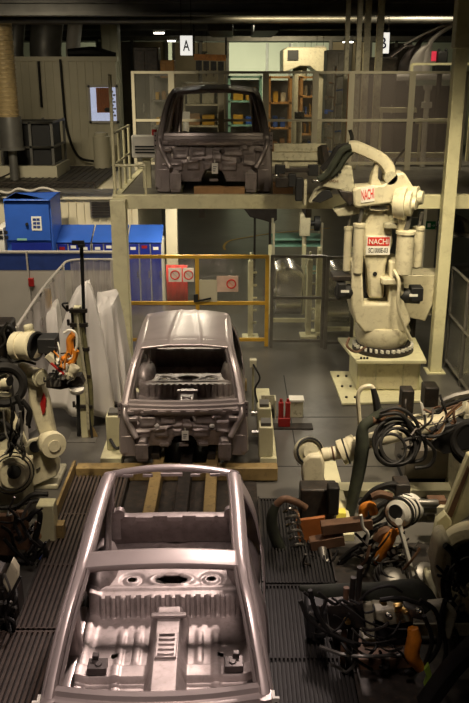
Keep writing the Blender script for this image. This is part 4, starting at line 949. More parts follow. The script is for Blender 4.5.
hose('bent_pipe',[(360,427),(359,412),(358,396),(362,388),(370,386),(374,389)],.025,'cream',t,Y-.1)
m=MB(); m.sweep([P(373,388,Y-.1),P(376,400,Y-.1),P(378,414,Y-.1)],[.06,.09,.10],None,8,None,3); m.build('hose_clamp','ink',t)
m=MB(); m.sweep([P(384,410,Y-.12),P(372,420,Y-.15),P(363,428,Y-.18),P(362,448,Y-.2),P(359,470,Y-.2),P(353,498,Y-.22),P(349,520,Y-.25)],[.11,.13,.13,.17,.16,.14,.10],None,12,None,5); m.build('sleeved_hose','green',t)
m=MB(); m.sweep([P(385,413,Y-.1),P(378,419,Y-.13),P(371,420,Y-.18)],[.10,.13,.10],None,10,None,3); m.build('sleeve_clamp','rust',t)
for k,(x,y,r_) in enumerate([(395,444,21),(397,440,22),(393,447,19),(400,443,20),(396,442,23.5),(398,446,18),(391,449,15)]): ring_px('cable_coil',x,y,Y-.22-.02*k,(.15,-1,.2+.05*k),r_,.018,'black',t,36)
for k,pts in enumerate([[(380,412),(398,408),(415,420),(420,440),(412,462)],[(408,425),(424,440),(424,458),(408,462),(398,455)],[(414,430),(434,450),(430,465),(415,468)],[(379,415),(400,414),(412,430),(414,448)],[(404,440),(420,436),(438,436),(456,428)]]): hose('cable',pts,.022,'black',t,Y-.25)
for k in range(3): hose('red_cable',[(424,442+k*2),(440,430+2*k),(448,414+2*k),(462,402+2*k)],.013,['rust','card','white'][k],t,Y-.2)
fpoly([(430,430),(478,418),(478,448),(444,455),(432,447)],Y-.05,.2,'gun_body','ink',t)
box_px('servo_motor',401,391,415,414,Y+.5,.2,'dark',t,.015); box_px('servo_motor',424,388,440,408,Y+.7,.25,'dark',t,.02)
m=MB(); m.sweep([P(440,402,Y+.5),P(455,396,Y+.5),P(475,392,Y+.5)],.10,None,8); m.build('conduit','greyd',t)
for k in range(4): hose('cable',[(436,412+4*k),(450,404+3*k),(475,396+5*k)],.02,'black' if k!=1 else 'rust',t,Y+.3)
fpoly([(420,402),(423,404),(429,426),(426,430)],Y+.1,.03,'bracket','white',t,.004); fpoly([(384,412),(402,408),(404,414),(386,418)],Y+.2,.1,'arm_beam','rust',t,.01)
for pts in ([(405,418),(425,414),(440,420)],[(400,424),(418,430),(445,424)]): hose('thin_pipe',pts,.014,'creamd',t,Y+.15)
ring_px('cable_ring',472,441,Y-.45,(-.4,-1,.2),18,.04,'black',t); ring_px('cable_ring',474,444,Y-.4,(-.4,-1,.2),22,.03,'black',t)
cyl_px('cream_joint',462,408,478,416,8,Y+.1,'cream',t)
# cabinet behind
a=P(404,487,9.35); t=thing('floor_cabinet','flat grey brown cabinet standing on the floor behind the black cable coils','cabinet',(P(426,484,9.5).x,9.6,0))
MB().box((P(404,480,9.4).x,9.4,.10),(P(447,480,9.4).x,10.1,.50)).build('cabinet_body',mat('taupe_paint',(.20,.175,.14),.5),t,bev=.012)
m=MB(); m.box((P(447.5,480,9.4).x,9.4,.0),(P(457,480,9.4).x,10.0,.5)); m.build('side_frame','dark',t)
m=MB(); m.box((P(405,480,9.4).x,9.45,.0),(P(456,480,9.4).x,10.0,.10)); m.build('plinth','ink',t)
# --- right: robot gun with white drum
Y=7.7
t=thing('welding_gun_robot','welding gun with white ringed drum, silver rod and orange hose, right of the brown blocks','robot',(P(405,600,Y).x,Y+.2,0))
disc_px('white_drum',399,513,Y-.1,(-.75,-1,.25),[(-.28,15),(-.10,15),(-.095,13),(-.06,13),(-.055,15),(-.01,15),(-.005,13.5),(.03,13.5),(.05,10),(.06,9)],'white',t)
for k,(d,r_) in enumerate(((-.075,14.2),(.0,15.2),(-.15,15.4))):
    c=P(399,513,Y-.1)+V((-.75,-1,.25)).normalized()*d; MB().ring(c,(-.75,-1,.25),r_/PM(Y,c.z),.012,30).build('drum_groove','ink',t)
disc_px('drum_bore',396,511.5,Y-.19,(-.75,-1,.25),[(0,7.2),(.02,7.2)],'ink',t)
fpoly([(404,498),(415,498),(415,515),(408,512)],Y-.02,.1,'white_plate','paper',t,.005)
for k,(y,r_) in enumerate([(503,4),(509.5,4.5),(517,5.5)]): cyl_px('motor_cylinder',413,y,438-2*k,y,r_,Y+.05+.05*k,'greyd',t)
box_px('rust_coupling',428,500,447,507,Y+.3,.12,'rust',t); box_px('coupling',433,507,448,518,Y+.25,.1,'creamd',t)
box_px('dark_box',395,485,411,498,Y+.1,.22,'dark',t,.012)
m=MB(); m.bar(P(399,523,Y-.30),P(413,576,Y-.45),.05,.03); m.cyl(P(398.5,522,Y-.32),P(398.5,522,Y-.26),.04); rod=m.build('silver_rod','white',t,bev=.006)  # white paint stands in for bright reflections on the silver rod
m=MB(); m.sweep([P(395,530,Y-.22),P(390,538,Y-.25),P(384,549,Y-.25),P(379,558,Y-.25),P(376,564,Y-.24)],[.07,.12,.125,.11,.05],None,12,None,4); m.build('orange_hose','orange',t)
hose('orange_hose',[(374,513),(371,506),(364,508),(363,515)],.05,'orange',t,Y-.05); hose('hose_elbow',[(377,540),(381,534),(388,531),(394,534)],.055,'rust',t,Y-.18)
hose('orange_hose',[(392,536),(398,531),(402,533)],.035,'orange',t,Y-.2)
for k,pts in enumerate([[(363,512),(372,496),(385,487),(396,491)],[(366,518),(380,506),(392,500),(398,497)],[(360,505),(374,490),(392,484),(402,488)],[(368,524),(380,518),(386,510)],[(364,540),(376,528),(388,524)]]): hose('black_hose',pts,.03,'black',t,Y+.14)
hose('wrapped_hose',[(372,497),(380,494),(392,497)],.04,'rust',t,Y-.12)
for k in range(6): ring_px('wire_coil',392,573-1.5*k+3,Y-.35-.015*k,(.1,-.45,1),17-k*1.2,.014,'black' if k%2 else 'greyd',t,32)
disc_px('shiny_cylinder',428,573,Y-.3,(.3,-.6,1),[(-.25,13),(-.02,13),(0,12),(.02,7)],'greyd',t)
for k,(x,y,r_) in enumerate([(392,552,5),(399,548,4),(386,560,4),(404,556,3)]): disc_px('pipe_fitting',x,y,Y-.3,(.2,-.7,.6),[(-.08,r_),(0,r_),(.01,r_*.6),(.05,r_*.5)],'silver' if k%2 else 'dark',t)
hose('white_cable',[(361,515),(363,527),(368,534),(366,545)],.018,'white',t,Y-.15); hose('black_hose',[(398,548),(404,545),(410,556)],.02,'black',t,Y-.35)
a,b=P(372,590,Y-.1),P(432,590,Y-.1); MB().box((a.x,Y-.1,0),(b.x,Y+.4,a.z+.1)).build('base_block','dark',t,bev=.03)
disc_px('cover_dome',393,580,Y-.5,(0,-.5,1),[(-.02,14),(.02,13.5),(.05,10),(.06,5)],'greyd',t)
# --- cream casting at right
Y=6.7
t=thing('industrial_robot','cream hollow robot casting with diagonal cream plate at the right edge','robot',(P(470,600,Y).x,Y+.2,0))
c=P(474,570,Y); s=1/PM(Y,c.z)
MB().lathe(c,(-.35,-1,.45),[(-.45,44*s),(-.05,43*s),(.0,40*s),(.01,31*s),(-.06,29*s),(-.30,24*s),(-.31,2*s)],40).build('hollow_casting','cream',t)
MB().lathe(c+V((-.35,-1,.45)).normalized()*(-.28),(-.35,-1,.45),[(0,23.5*s),(.01,23.5*s)],32).build('dark_bore','ink',t)
fpoly([(441,600),(435,570),(440,545),(452,540),(452,615)],Y-.05,.35,'casting_side','cream',t,.06)
a=P(440,612,Y); MB().box((a.x-.02,Y+.05,0),(a.x+.6,Y+.7,a.z+.05)).build('pedestal','creamd',t,bev=.03)
fpoly([(443,518),(468,455),(482,452),(482,505),(452,530)],Y+.75,.08,'diagonal_plate','cream2',t,.01); fpoly([(447,516),(468,466),(470,470),(452,518)],Y+.735,.02,'plate_slot','rust',t,.003)
fpoly([(434,538),(437,522),(446,514),(452,522),(450,540)],Y+.6,.1,'plate_lug','cream2',t,.01)
ring_px('cable_ring',478,590,Y-.5,(-.3,-1,.5),30,.035,'black',t); hose('cable',[(445,545),(452,552),(460,570),(455,590)],.03,'black',t,Y-.4)
for k,(x,y) in enumerate([(458,600),(464,594),(470,588),(462,608)]): disc_px('cable_gland',x,y,Y-.55,(-.3,-1,.3),[(-.05,4),(.0,4),(.01,3),(.04,2.5)],'creamd',t)
# --- lower right: dark gripper unit
Y=6.1
t=thing('gripper_unit','dark gripper unit with brass cylinder and orange hose at the lower right','robot',(P(400,680,Y).x,Y+.2,0))
m=MB(); m.sweep([P(300,588,Y+.3),P(330,592,Y+.2),P(380,593,Y+.1),P(415,592,Y),P(432,608,Y-.1)],[.05,.15,.2,.22,.16],None,12,None,5); m.build('sleeved_hose','green',t)
fpoly([(327,606),(363,603),(366,628),(330,631)],Y-.15,.12,'dark_panel','dark',t,.01)
cyl_px('brass_cylinder',394,608,402,607,5,Y-.2,'brass',t); 
fpoly([(375,612),(392,610),(412,614),(414,622),(390,626),(374,620)],Y-.15,.2,'jaw_block','creamd',t,.015); fpoly([(404,606),(424,612),(426,622),(410,618)],Y-.2,.12,'jaw_block','greyd',t,.015)
fpoly([(375,622),(414,622),(410,645),(380,648)],Y-.1,.2,'gripper_body','ink',t,.02)
fpoly([(362,604),(373,603),(378,625),(372,640),(364,636)],Y,.12,'cream_bracket','creamd',t,.02); fpoly([(362,640),(395,636),(412,640),(400,655),(370,655)],Y+.1,.2,'cream_bracket','creamd',t,.02)
m=MB(); m.sweep([P(413,628,Y-.3),P(414,640,Y-.32),P(412,655,Y-.32),P(420,668,Y-.3)],[.09,.13,.13,.09],None,10,None,5); m.build('orange_hose','orange',t)
for pts in ([(420,600),(436,612),(440,640),(428,662),(405,672)],[(445,600),(441,620),(446,650),(440,680)],[(300,600),(312,622),(345,640),(360,645)],[(310,590),(316,612),(330,634)],[(380,600),(400,598),(420,604)],[(424,616),(432,640),(425,665)]): hose('hose',pts,.02,'black',t,Y-.3)
m=MB(); m.sweep([P(480,640,Y-.7),P(452,668,Y-.7),P(425,705,Y-.7)],.18,.14,8,None,3,.6); m.build('dark_arm','black',t)
fpoly([(428,606),(446,604),(458,615),(452,640),(440,640),(438,622)],Y-.25,.1,'pale_cover','creamd',t,.02)
fpoly([(358,660),(412,658),(420,668),(360,672)],Y-.1,.3,'cross_plate','rust',t,.01)
fpoly([(424,670),(429,664),(432,675),(427,690),(424,686),(427,677)],Y-.35,.04,'green_clip',mat('lime_clip',(.25,.4,.05),.5),t,.004)
a,b=P(362,700,Y),P(470,700,Y); MB().box((a.x,Y,0),(b.x,Y+.6,a.z+.35)).build('base','dark',t,bev=.03)
m=MB(); m.box((a.x+.05,Y-.02,.3),(b.x,Y,.42)); m.build('base_strip','creamd',t)
for k,x in enumerate((343,349,355)): 
    p=P(x,655,Y-.1); MB().cyl((p.x,Y-.1,0),(p.x,Y-.1,.85+.1*k),.025).build('upright_pipe','dark' if k else 'rust',t)
Y=6.1
for k,(x0,y0,x1,y1,mm) in enumerate([(306,612,328,640,'ink'),(332,634,352,664,'dark'),(340,668,362,703,'ink'),(418,640,440,668,'dark')]): box_px('dark_block',x0,y0,x1,y1,Y+.1+.05*k,.3,mm,t,.03)
for pts in ([(304,592),(312,600),(318,618),(314,640)],[(318,592),(334,604),(342,600),(352,606)],[(360,600),(372,590),(390,586),(402,592)],[(330,640),(336,652),(350,660),(352,680)],[(326,600),(322,616),(332,632),(346,640)]): hose('thin_hose',pts,.013,'black',t,Y-.25)
for k,(x,y) in enumerate([(384,603),(390,617),(406,612),(420,612),(348,622)]): disc_px('fitting',x,y,Y-.3,(.2,-1,.3),[(-.05,3),(0,3),(.005,2),(.03,1.6)],'silver' if k%2 else 'brass',t)
# brown blocks and junction by the right grating
Y=8.0
t=thing('clamp_unit','dark clamp unit under the robot wrist with orange plate and ribbed hose','machine',(P(320,560,Y).x,Y+.2,0))
m=MB(); m.prism([P(296,521,Y),P(325,517,Y),P(325,543,Y),P(299,548,Y)],(0,.05,0)); m.build('orange_plate',mat('orange_brown',(.34,.11,.025),.5),t,bev=.008)
box_px('dark_housing',300,490,338,520,Y+.35,.25,'dark',t,.02); box_px('dark_housing',327,488,340,516,Y+.2,.15,'black',t,.02)
for k,(x0,y0,x1,y1) in enumerate([(321,528,372,522),(310,544,344,538)]):
    a,b=P(x0,y0,Y-.15),P(x1,y1,Y-.15); MB().bar(a,b,.13,.12).build('brown_bar','rust',t,bev=.008)
a,b=P(300,548,Y),P(336,548,Y); MB().box((a.x,Y+.06,0),(b.x,Y+.6,a.z+.1)).build('base','dark',t,bev=.02)
pts=[P(x,y,Y-.05-.01*i) for i,(x,y) in enumerate([(306,508),(296,502),(284,499),(276,505),(272,516),(273,530),(279,545),(288,556),(298,560),(308,556)])]
m=MB(); m.sweep(pts[:4],.08,None,10,None,5); m.build('orange_hose','rust',t)
m=MB(); m.sweep(pts[3:],[.09,.12,.13,.13,.13,.12,.10],None,10,None,5); m.build('green_hose','green',t)
for k in range(6):
    a=P(284+1.5*k,512+7*k,Y-.1); m=MB().tube([a,a+V((.05,-.05,.06)),a+V((.12,0,.03)),a+V((.16,.05,-.08))],.018); m.build('wire','greyd' if k%2 else 'silver',t)
m=MB(); m.sweep([P(322,548,Y-.2),P(324,560,Y-.3),P(330,575,Y-.4),P(345,590,Y-.5)],.10,None,10,None,4); m.build('ribbed_hose','greyd',t)
for pts in ([(302,600),(300,585),(308,572),(322,570),(334,574)],[(330,575),(350,556),(372,550)],[(306,566),(318,564),(334,566),(346,560)],[(310,600),(312,580),(326,576)],[(340,560),(355,548),(375,540)]): hose('black_hose',pts,.025,'black',t,Y-.35)
a=P(345,575,Y-.3); MB().cbox((a.x,Y-.1,a.z/2),(.4,.3,a.z)).build('lower_block','dark',t,bev=.03)
# loose cabling on the tooling
def find(label): return [o for o in COL.objects if o.get('label','').startswith(label)][0]
def tangle(label, box, Y0, Y1, n, rmin, rmax, mats, seed, droop=10):
    q=random.Random(seed); t=find(label); x0,y0,x1,y1=box
    for k in range(n):
        xa,xb=q.uniform(x0,x1),q.uniform(x0,x1); ya,yb=q.uniform(y0,y1),q.uniform(y0,y1); Y=q.uniform(Y0,Y1)
        pts=[]
        for i in range(5):
            f=i/4; pts.append(P(xa+(xb-xa)*f+q.uniform(-4,4), min(y1+8,ya+(yb-ya)*f+droop*math.sin(f*pi)+q.uniform(-3,3)), Y+q.uniform(-.08,.08)))
        m=MB(); m.tube(pts,q.uniform(rmin,rmax),6,5); m.build('cable',q.choice(mats),t)
bk=['black','black','dark','black','greyd']
tangle('welding gun with white',(345,530,420,585),7.2,7.6,16,.008,.018,bk+['rust'],3,6)
tangle('dark clamp unit',(298,545,350,592),7.5,7.85,14,.008,.02,bk,4,8)
tangle('dark gripper unit',(305,600,420,668),5.7,6.0,18,.007,.016,bk+['greyd'],5,8)
tangle('cream welding robot reaching left',(398,395,466,448),8.5,8.85,14,.008,.016,bk+['rust','card'],6,6)
tangle('cream hollow robot casting',(440,560,469,640),5.9,6.1,8,.01,.018,bk,7,8)
tangle('dark tool stand',(0,495,44,570),7.3,7.5,14,.01,.022,bk+['rust'],8,6)
tangle('cream welding robot cut by',(0,400,26,462),8.4,8.6,9,.008,.018,bk,9,8)
tangle('cream welding robot at the left',(40,340,76,388),8.95,9.1,10,.006,.012,bk+['orange','white'],10,5)
tangle('cream angled tool base',(0,575,22,640),6.35,6.5,6,.01,.02,bk,11,6)
# ================================================================ line equipment on the floor
def grating(x0,x1,y0,y1,z,step,w,label,mm='dark'):
    t=thing('floor_grating',label,'grating',((x0+x1)/2,(y0+y1)/2,0))
    MB().box((x0,y0,.005),(x1,y1,z-.03)).build('tray','black',t)
    m=MB(); n=int((x1-x0)/step)
    for k in range(n+1): x=x0+step*k; m.box((x,y0,z-.03),(x+w,y1,z))
    ny=int((y1-y0)/.9)
    for k in range(ny+1): y=y0+(y1-y0-.02)*k/max(1,ny); m.box((x0,y,z-.03),(x1,y+.02,z-.004))
    o=m.build('bar_grid',mm,t,flat=True); 
    m=MB(); m.box((x0-.02,y0,.005),(x0,y1,z+.02)); m.box((x1,y0,.005),(x1+.02,y1,z+.02)); m.build('edge_angle','dark',t); return t
M['grate']=mat('worn_steel_grate',(.05,.033,.025),.65,0,.3,10,(.05,.035,.025),.5)
M['grate2']=mat('worn_steel_grate_dark',(.011,.009,.008),.8,0,.3,10,(.03,.025,.02),.5)
t=grating(-2.02,-1.36,6.45,9.6,.10,.048,.027,'steel walkway grating left of the open car body, far length','grate')
c=P(53,535,8.3); boxobj('corner_block',(-2.02,8.0,.10),(-1.88,8.12,.26),'ybeam',parent=t)
boxobj('side_curb',(-2.06,8.0,.005),(-2.03,9.6,.26),'ybeam',parent=t)
grating(-2.42,-1.36,3.9,6.42,.10,.048,.027,'steel walkway grating left of the open car body, near wide length','grate')
grating(.30,1.02,7.2,8.95,.08,.036,.016,'fine steel grating right of the open car body, far length','grate2')
grating(.30,1.02,3.9,7.17,.08,.036,.016,'fine steel grating right of the open car body, near length','grate2')
t=thing('conveyor_frame','ochre conveyor frame of beams running under the cars','conveyor',(-.6,9,0))
for y in (9.5,12.6): boxobj('cross_beam',(-2.02 if y<10 else -1.3,y,.02),(.55 if y<10 else .2,y+.16,.20),'ybeam',parent=t,bev=.01)
boxobj('cross_beam',(-1.2,6.4,.02),(.1,6.55,.20),'ybeam',parent=t,bev=.01)
for x in (-.98,-.29): boxobj('long_beam',(x-.07,4.0,.02),(x+.07,12.6,.22),'ybeam',parent=t,bev=.01)
boxobj('centre_rail',(-.70,4.0,.02),(-.54,12.6,.222),'dark',parent=t,bev=.01)
boxobj('oil_tray',(-1.33,4.0,.005),(.28,9.7,.02),'dark',parent=t)
for k,(lx,y0) in enumerate([(-.55,4.6),(-.66,9.8)]):
    t=thing('body_carrier',['dark carrier frame under the open car body','dark carrier frame under the roofed car body on the line'][k],'carrier',(lx,y0+1.2,0))
    for x in (-.36,.36): boxobj('skid',(lx+x-.05,y0-.1,.225),(lx+x+.05,y0+2.5,.30),'dark',parent=t)
    for y in (.4,2.0): boxobj('cross_member',(lx-.45,y0+y,.23),(lx+.45,y0+y+.08,.29),'dark',parent=t)
    for x in (-.36,.36):
        for y in (.44,2.02): MB().cyl((lx+x,y0+y,.29),(lx+x,y0+y,.405),.03).build('support_pin','silver',t)
M['strip']=M['cream2']
for k,(xa,xb,lab) in enumerate([(-1.78,-1.50,'cream floor beam left of the roofed car body'),(.34,.56,'cream floor beam right of the roofed car body')]):
    boxobj('floor_beam',(xa,9.95,.0),(xb,12.5,.12),'strip',lab,'beam',bev=.01)
for k,(px,py,Y,lab) in enumerate([(260,461,10.1,'cream support block right of the roofed car body, nearest'),(258,441,10.75,'cream support block right of the roofed car body, farther one')]):
    p=G(px,py,.12); x=.42; t=thing('support_block',lab,'block',(x,Y,.12),'line support blocks')
    boxobj('block_body',(x-.10,Y-.12,.12),(x+.09,Y+.12,.55),'cream2',parent=t,bev=.015); boxobj('top_pad',(x-.07,Y-.09,.55),(x+.06,Y+.09,.60),'greyd',parent=t)
    MB().cyl((x-.10,Y,.42),(x-.19,Y,.42),.04).build('locator_pin','silver',t)
for k,(px,Y,lab) in enumerate([(118,10.3,'cream support block left of the roofed car body'),]):
    x=-1.62; t=thing('support_block',lab,'block',(x,Y,.12),'line support blocks')
    boxobj('block_body',(x-.10,Y-.12,.12),(x+.12,Y+.12,.62),'cream2',parent=t,bev=.015); boxobj('top_pad',(x-.07,Y-.09,.62),(x+.08,Y+.09,.66),'greyd',parent=t)
    m=MB(); m.tube([(x-.05,Y-.14,.3),(x+.05,Y-.22,.2),(x+.16,Y-.2,.3),(x+.2,Y-.14,.45)],.022); m.build('hose','ink',t)
# red bollards
p=G(284,427); t=thing('red_stop','red twin pronged stop standing on the floor right of the roofed car body','stop',(p.x,p.y,0))
for x in (-.05,.05): MB().box((p.x+x-.036,p.y-.04,.16),(p.x+x+.036,p.y+.04,.40)).cyl((p.x+x,p.y,.40),(p.x+x,p.y,.45),.022).build('prong','red',t,bev=.008)
boxobj('stop_body',(p.x-.088,p.y-.05,.02),(p.x+.088,p.y+.05,.16),'red',parent=t,bev=.01)
boxobj('foot_plate',(p.x-.30,p.y-.10,0),(p.x+.42,p.y+.10,.02),'dark',parent=t)
p=G(268,419); t=thing('junction_bracket','dull brown open bracket box left of the red stop','bracket',(p.x,p.y+.1,0))
for dx in (-.12,.10): boxobj('side_plate',(p.x+dx,p.y,.0),(p.x+dx+.02,p.y+.2,.30),'creamd',parent=t)
boxobj('back_plate',(p.x-.12,p.y+.2,0),(p.x+.12,p.y+.22,.30),'creamd',parent=t); boxobj('inner_block',(p.x-.08,p.y+.03,0),(p.x+.08,p.y+.18,.16),'dark',parent=t)
p=G(297,421); t=thing('grey_block','small cream block on the floor right of the red stop','block',(p.x,p.y,0)); boxobj('block_body',(p.x-.10,p.y+.12,0),(p.x+.10,p.y+.30,.26),'creamd',parent=t,bev=.01); boxobj('top_cap',(p.x-.11,p.y+.11,.26),(p.x+.11,p.y+.31,.29),'white',parent=t)
p=G(256,412); t=thing('line_post','slim cream post with cable right of the roofed car body','post',(p.x-.05,p.y,0))
MB().cyl((p.x-.05,p.y,0),(p.x-.05,p.y,.75),.018).build('stem','cream2',t); boxobj('head',(p.x-.10,p.y-.05,.75),(p.x+.0,p.y+.05,.86),'creamd',parent=t); MB().tube([(p.x-.05,p.y-.05,.8),(p.x+.05,p.y-.1,.6),(p.x-.02,p.y-.08,.4),(p.x+.04,p.y-.08,.1)],.014).build('cable','ink',t)
# cream floor channels on the right
boxobj('floor_channel',(1.30,9.10,0),(3.6,9.32,.10),'cream2','cream floor channel running across behind the white drum','channel',bev=.008)
boxobj('floor_channel',(1.14,8.10,0),(1.34,9.95,.09),'cream2','cream floor channel running along beside the robot wrist','channel',bev=.008)
p=G(341,516,.12); boxobj('yellow_block',(p.x-.06,p.y,.0),(p.x+.06,p.y+.12,.16),mat('bright_yellow',(.7,.6,.08),.5),'small yellow block beside the cream floor channel','block',bev=.01)
m=MB()
for k,(a,b) in enumerate((((-1.0,9.95),(3.4,9.95)),((.85,10.0),(.85,13.4)),((.56,11.6),(3.2,11.6)))): 
    struct(MB().box((min(a[0],b[0])-.008,min(a[1],b[1])-.008,.0),(max(a[0],b[0])+.008,max(a[1],b[1])+.008,.003)).build('trim_%d'%(20+k),'ink'))
# thin dark sheets standing in for shade on the near floor beside the line
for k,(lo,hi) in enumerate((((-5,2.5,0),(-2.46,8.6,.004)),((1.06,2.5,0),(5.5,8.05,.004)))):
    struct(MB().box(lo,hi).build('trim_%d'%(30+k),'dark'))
M['olive']=mat('olive_hose',(.16,.15,.07),.6,0,.3,12)
p=G(87,437); t=thing('cable_post','cream post with strapped cables and valve clamps left of the roofed car body','post',(p.x,p.y,0))
MB().box((p.x-.07,p.y-.05,.01),(p.x+.03,p.y+.05,1.95)).build('post_shaft','cream2',t,bev=.01); MB().box((p.x-.25,p.y-.2,0),(p.x+.15,p.y+.15,.012)).build('foot_plate','greyd',t)
MB().prism([(p.x+.03,p.y-.02,.01),(p.x+.16,p.y-.02,.01),(p.x+.03,p.y-.02,.35)],(0,.02,0)).build('gusset','ybeam',t)
MB().sweep([(p.x+.09,p.y-.03,.2),(p.x+.10,p.y-.04,.8),(p.x+.06,p.y-.05,1.5),(p.x+.03,p.y-.05,1.95)],[.05,.07,.06,.03],None,10,None,4).build('cable_bundle','olive',t)
MB().sweep([(p.x+.04,p.y-.07,.15),(p.x+.05,p.y-.09,.8),(p.x+.0,p.y-.09,1.5),(p.x-.02,p.y-.06,1.9)],[.04,.05,.04,.03],None,8,None,4).build('cable_bundle','creamd',t)
for z in (.5,.95,1.35,1.7,1.9): MB().cbox((p.x,p.y-.06,z),(.24,.05,.05)).cyl((p.x-.14,p.y-.08,z),(p.x-.14,p.y-.08,z+.08),.02).build('clamp','dark',t)
MB().tube([(p.x-.14,p.y-.08,1.9),(p.x-.2,p.y-.1,2.0),(p.x-.12,p.y-.1,2.02)],.014).build('wire_loop','ink',t)
p=G(91,436)
m=MB(); a=V((p.x+.03,p.y-.08,.0)); b=P(81.5,247,p.y-.08); m.sweep([a,a+V((-.03,0,.8)),V((b.x,b.y,b.z))],[.035,.04,.05],None,10,None,4); m.cyl(b,b+V((0,0,.04)),.05); m.cbox(b+V((-.04,0,.06)),(.16,.05,.05))
tag(m.build('black_pole','ink'),'tall black pole with knob top leaning beside the cream cable post','pole')
p=G(74,400); m=MB(); q=P(74,312,11.0); m.cyl((q.x,11.0,.9),(q.x,11.0,q.z),.045); m.cyl((q.x,11.0,q.z),(q.x,11.0,q.z+.05),.06); m.cyl((q.x,11.0,0),(q.x,11.0,.9),.03); tag(m.build('short_pole','dark'),'shorter dark pole left of the cream cable post','pole')
# ---------------------------------------------- white sheets
def drape(name,label,top,bot,Y0,seed,folds=9,amp=.05,pw=1.0):
    """top, bot: closed loops of (x, y) at z top/bottom; cloth falls between them with folds"""
    rr=random.Random(seed); n=96
    def samp(loop,k):
        L=len(loop[0]); f=k/n*L; i=int(f)%L; g=f-int(f); a,b=loop[0][i],loop[0][(i+1)%L]
        return V((a[0]+(b[0]-a[0])*g,a[1]+(b[1]-a[1])*g,(loop[1][i]*(1-g)+loop[1][(i+1)%L]*g)))
    ph=[rr.random()*6 for _ in range(4)]
    rows=[]
    ct=sum((V((p[0],p[1],z)) for p,z in zip(*top)),V())/len(top[0])
    for f in (.02,.5,.95): rows.append([ct.lerp(samp(top,k%n),f)+V((0,0,.02*(1-f)+.03*math.sin(k*2*pi/n*3+f*5)*f)) for k in range(n+1)])
    for j in range(19):
        g=j/18; row=[]
        for k in range(n+1):
            q=k%n; a,b=samp(top,q),samp(bot,q); p=a.lerp(b,g**pw); p.z=a.z+(b.z-a.z)*g
            cc=ct.lerp(sum((samp(bot,i*8) for i in range(12)),V())/12,g**pw); d=V((p.x-cc.x,p.y-cc.y,0)); d=d.normalized() if d.length>1e-4 else V()
            w=math.sin(2*pi*folds*q/n+ph[0]+1.4*math.sin(2*pi*q/n*2+ph[1])+g*.7)+.6*math.sin(2*pi*(folds*2+1)*q/n+ph[2]+g*2)+.8*math.sin(2*pi*3*q/n+ph[3])
            p+=d*(amp*w*(g**.8)+.03*math.sin(g*7+ph[3]+q*.2)*g); row.append(p)
        rows.append(row)
    m=MB(); m.grid(rows); o=m.build(name,'cloth',ang=80); o.modifiers.new('thick','SOLIDIFY').thickness=.006; return tag(o,label,'sheet','white plastic sheets')
Y=12.0
X=lambda px,Y=12.2,z=0: (px-234.5)/PM(Y,z)
# main covered machine by the column
tz=P(110,300,12.4).z
drape('draped_sheet','white plastic sheet draped over a tall machine beside the left deck column',
  ([(X(97,12.2,1.6),12.2),(X(112,12.2,1.6),12.1),(X(118,12.5,1.6),12.6),(X(116,12.9,1.6),12.9),(X(97,12.9,1.6),12.9)],[tz-.16,tz-.03,tz+.06,tz+.05,tz-.02]),
  ([(X(92,12.0),11.95),(X(122,12.0),11.9),(X(133,12.3),12.4),(X(131,13.2),13.15),(X(94,13.2),13.15)],[.02,.10,.2,.02,.02]),Y,3,6,.05,.8)
tz=P(88,283,11.6).z
drape('draped_sheet','peaked white plastic sheet hanging between the cable post and the striped robot arm',
  ([(X(86,11.5,1.8),11.5),(X(90,11.5,1.8),11.5),(X(91,11.7,1.8),11.7),(X(85,11.7,1.8),11.7)],[tz]*4),
  ([(X(46,11.2,.35),11.15),(X(117,11.4,.2),11.25),(X(112,11.8,.2),11.7),(X(50,11.9,.35),11.8)],[.36,.10,.08,.3]),Y,5,5,.06,.62)
tz=P(50,308,12.6).z
drape('draped_sheet','low white plastic sheet over equipment behind the slanting film fence',
  ([(X(38,12.6,1.5),12.6),(X(56,12.6,1.5),12.6),(X(58,13.1,1.5),13.1),(X(40,13.1,1.5),13.1)],[tz-.2,tz,tz,tz-.15]),
  ([(X(28,12.4,.3),12.35),(X(64,12.4,.3),12.35),(X(66,13.3,.3),13.3),(X(30,13.3,.3),13.3)],[.1]*4),Y,9,5,.05,.6)
# film fence: along the left side and across
t=thing('film_fence','film hung fence with a bent white top pipe, slanting towards the left edge','fence',(-3.0,12.6,0))
zt=1.77
path=[(-2.2,14.6,zt),(-2.75,14.6,zt),(-2.98,14.55,zt-.02),(-3.02,14.2,zt-.03),(-2.98,12.5,zt),(-2.88,10.5,zt)]
MB().sweep(path,.042,None,8,None,5).build('top_pipe','grey',t)
for (x,y) in ((-2.2,14.6),(-3.0,14.2),(-2.97,12.4),(-2.88,10.5)): MB().cyl((x,y,0),(x,y,zt),.03,n=10).build('post','grey',t)
q=P(38,305,12.9); MB().box((-3.03,12.85,0),(-2.95,12.93,1.65)).build('yellow_post','yellow',t)
rows=[]
for i in range(41):
    f=i/40; y=14.15-3.6*f; rows.append([V((-2.99+.10*f+.03*math.sin(i*1.3)+.02*math.sin(i*.6),y,z)) for z in (.08,.6,1.2,zt-.03)])
MB().grid(rows).build('film','film',t)
rows=[[V((-2.95+.75*i/14,14.62+.025*math.sin(i*1.7),z)) for z in (.08,.9,zt-.03)] for i in range(15)]
MB().grid(rows).build('film','film',t)
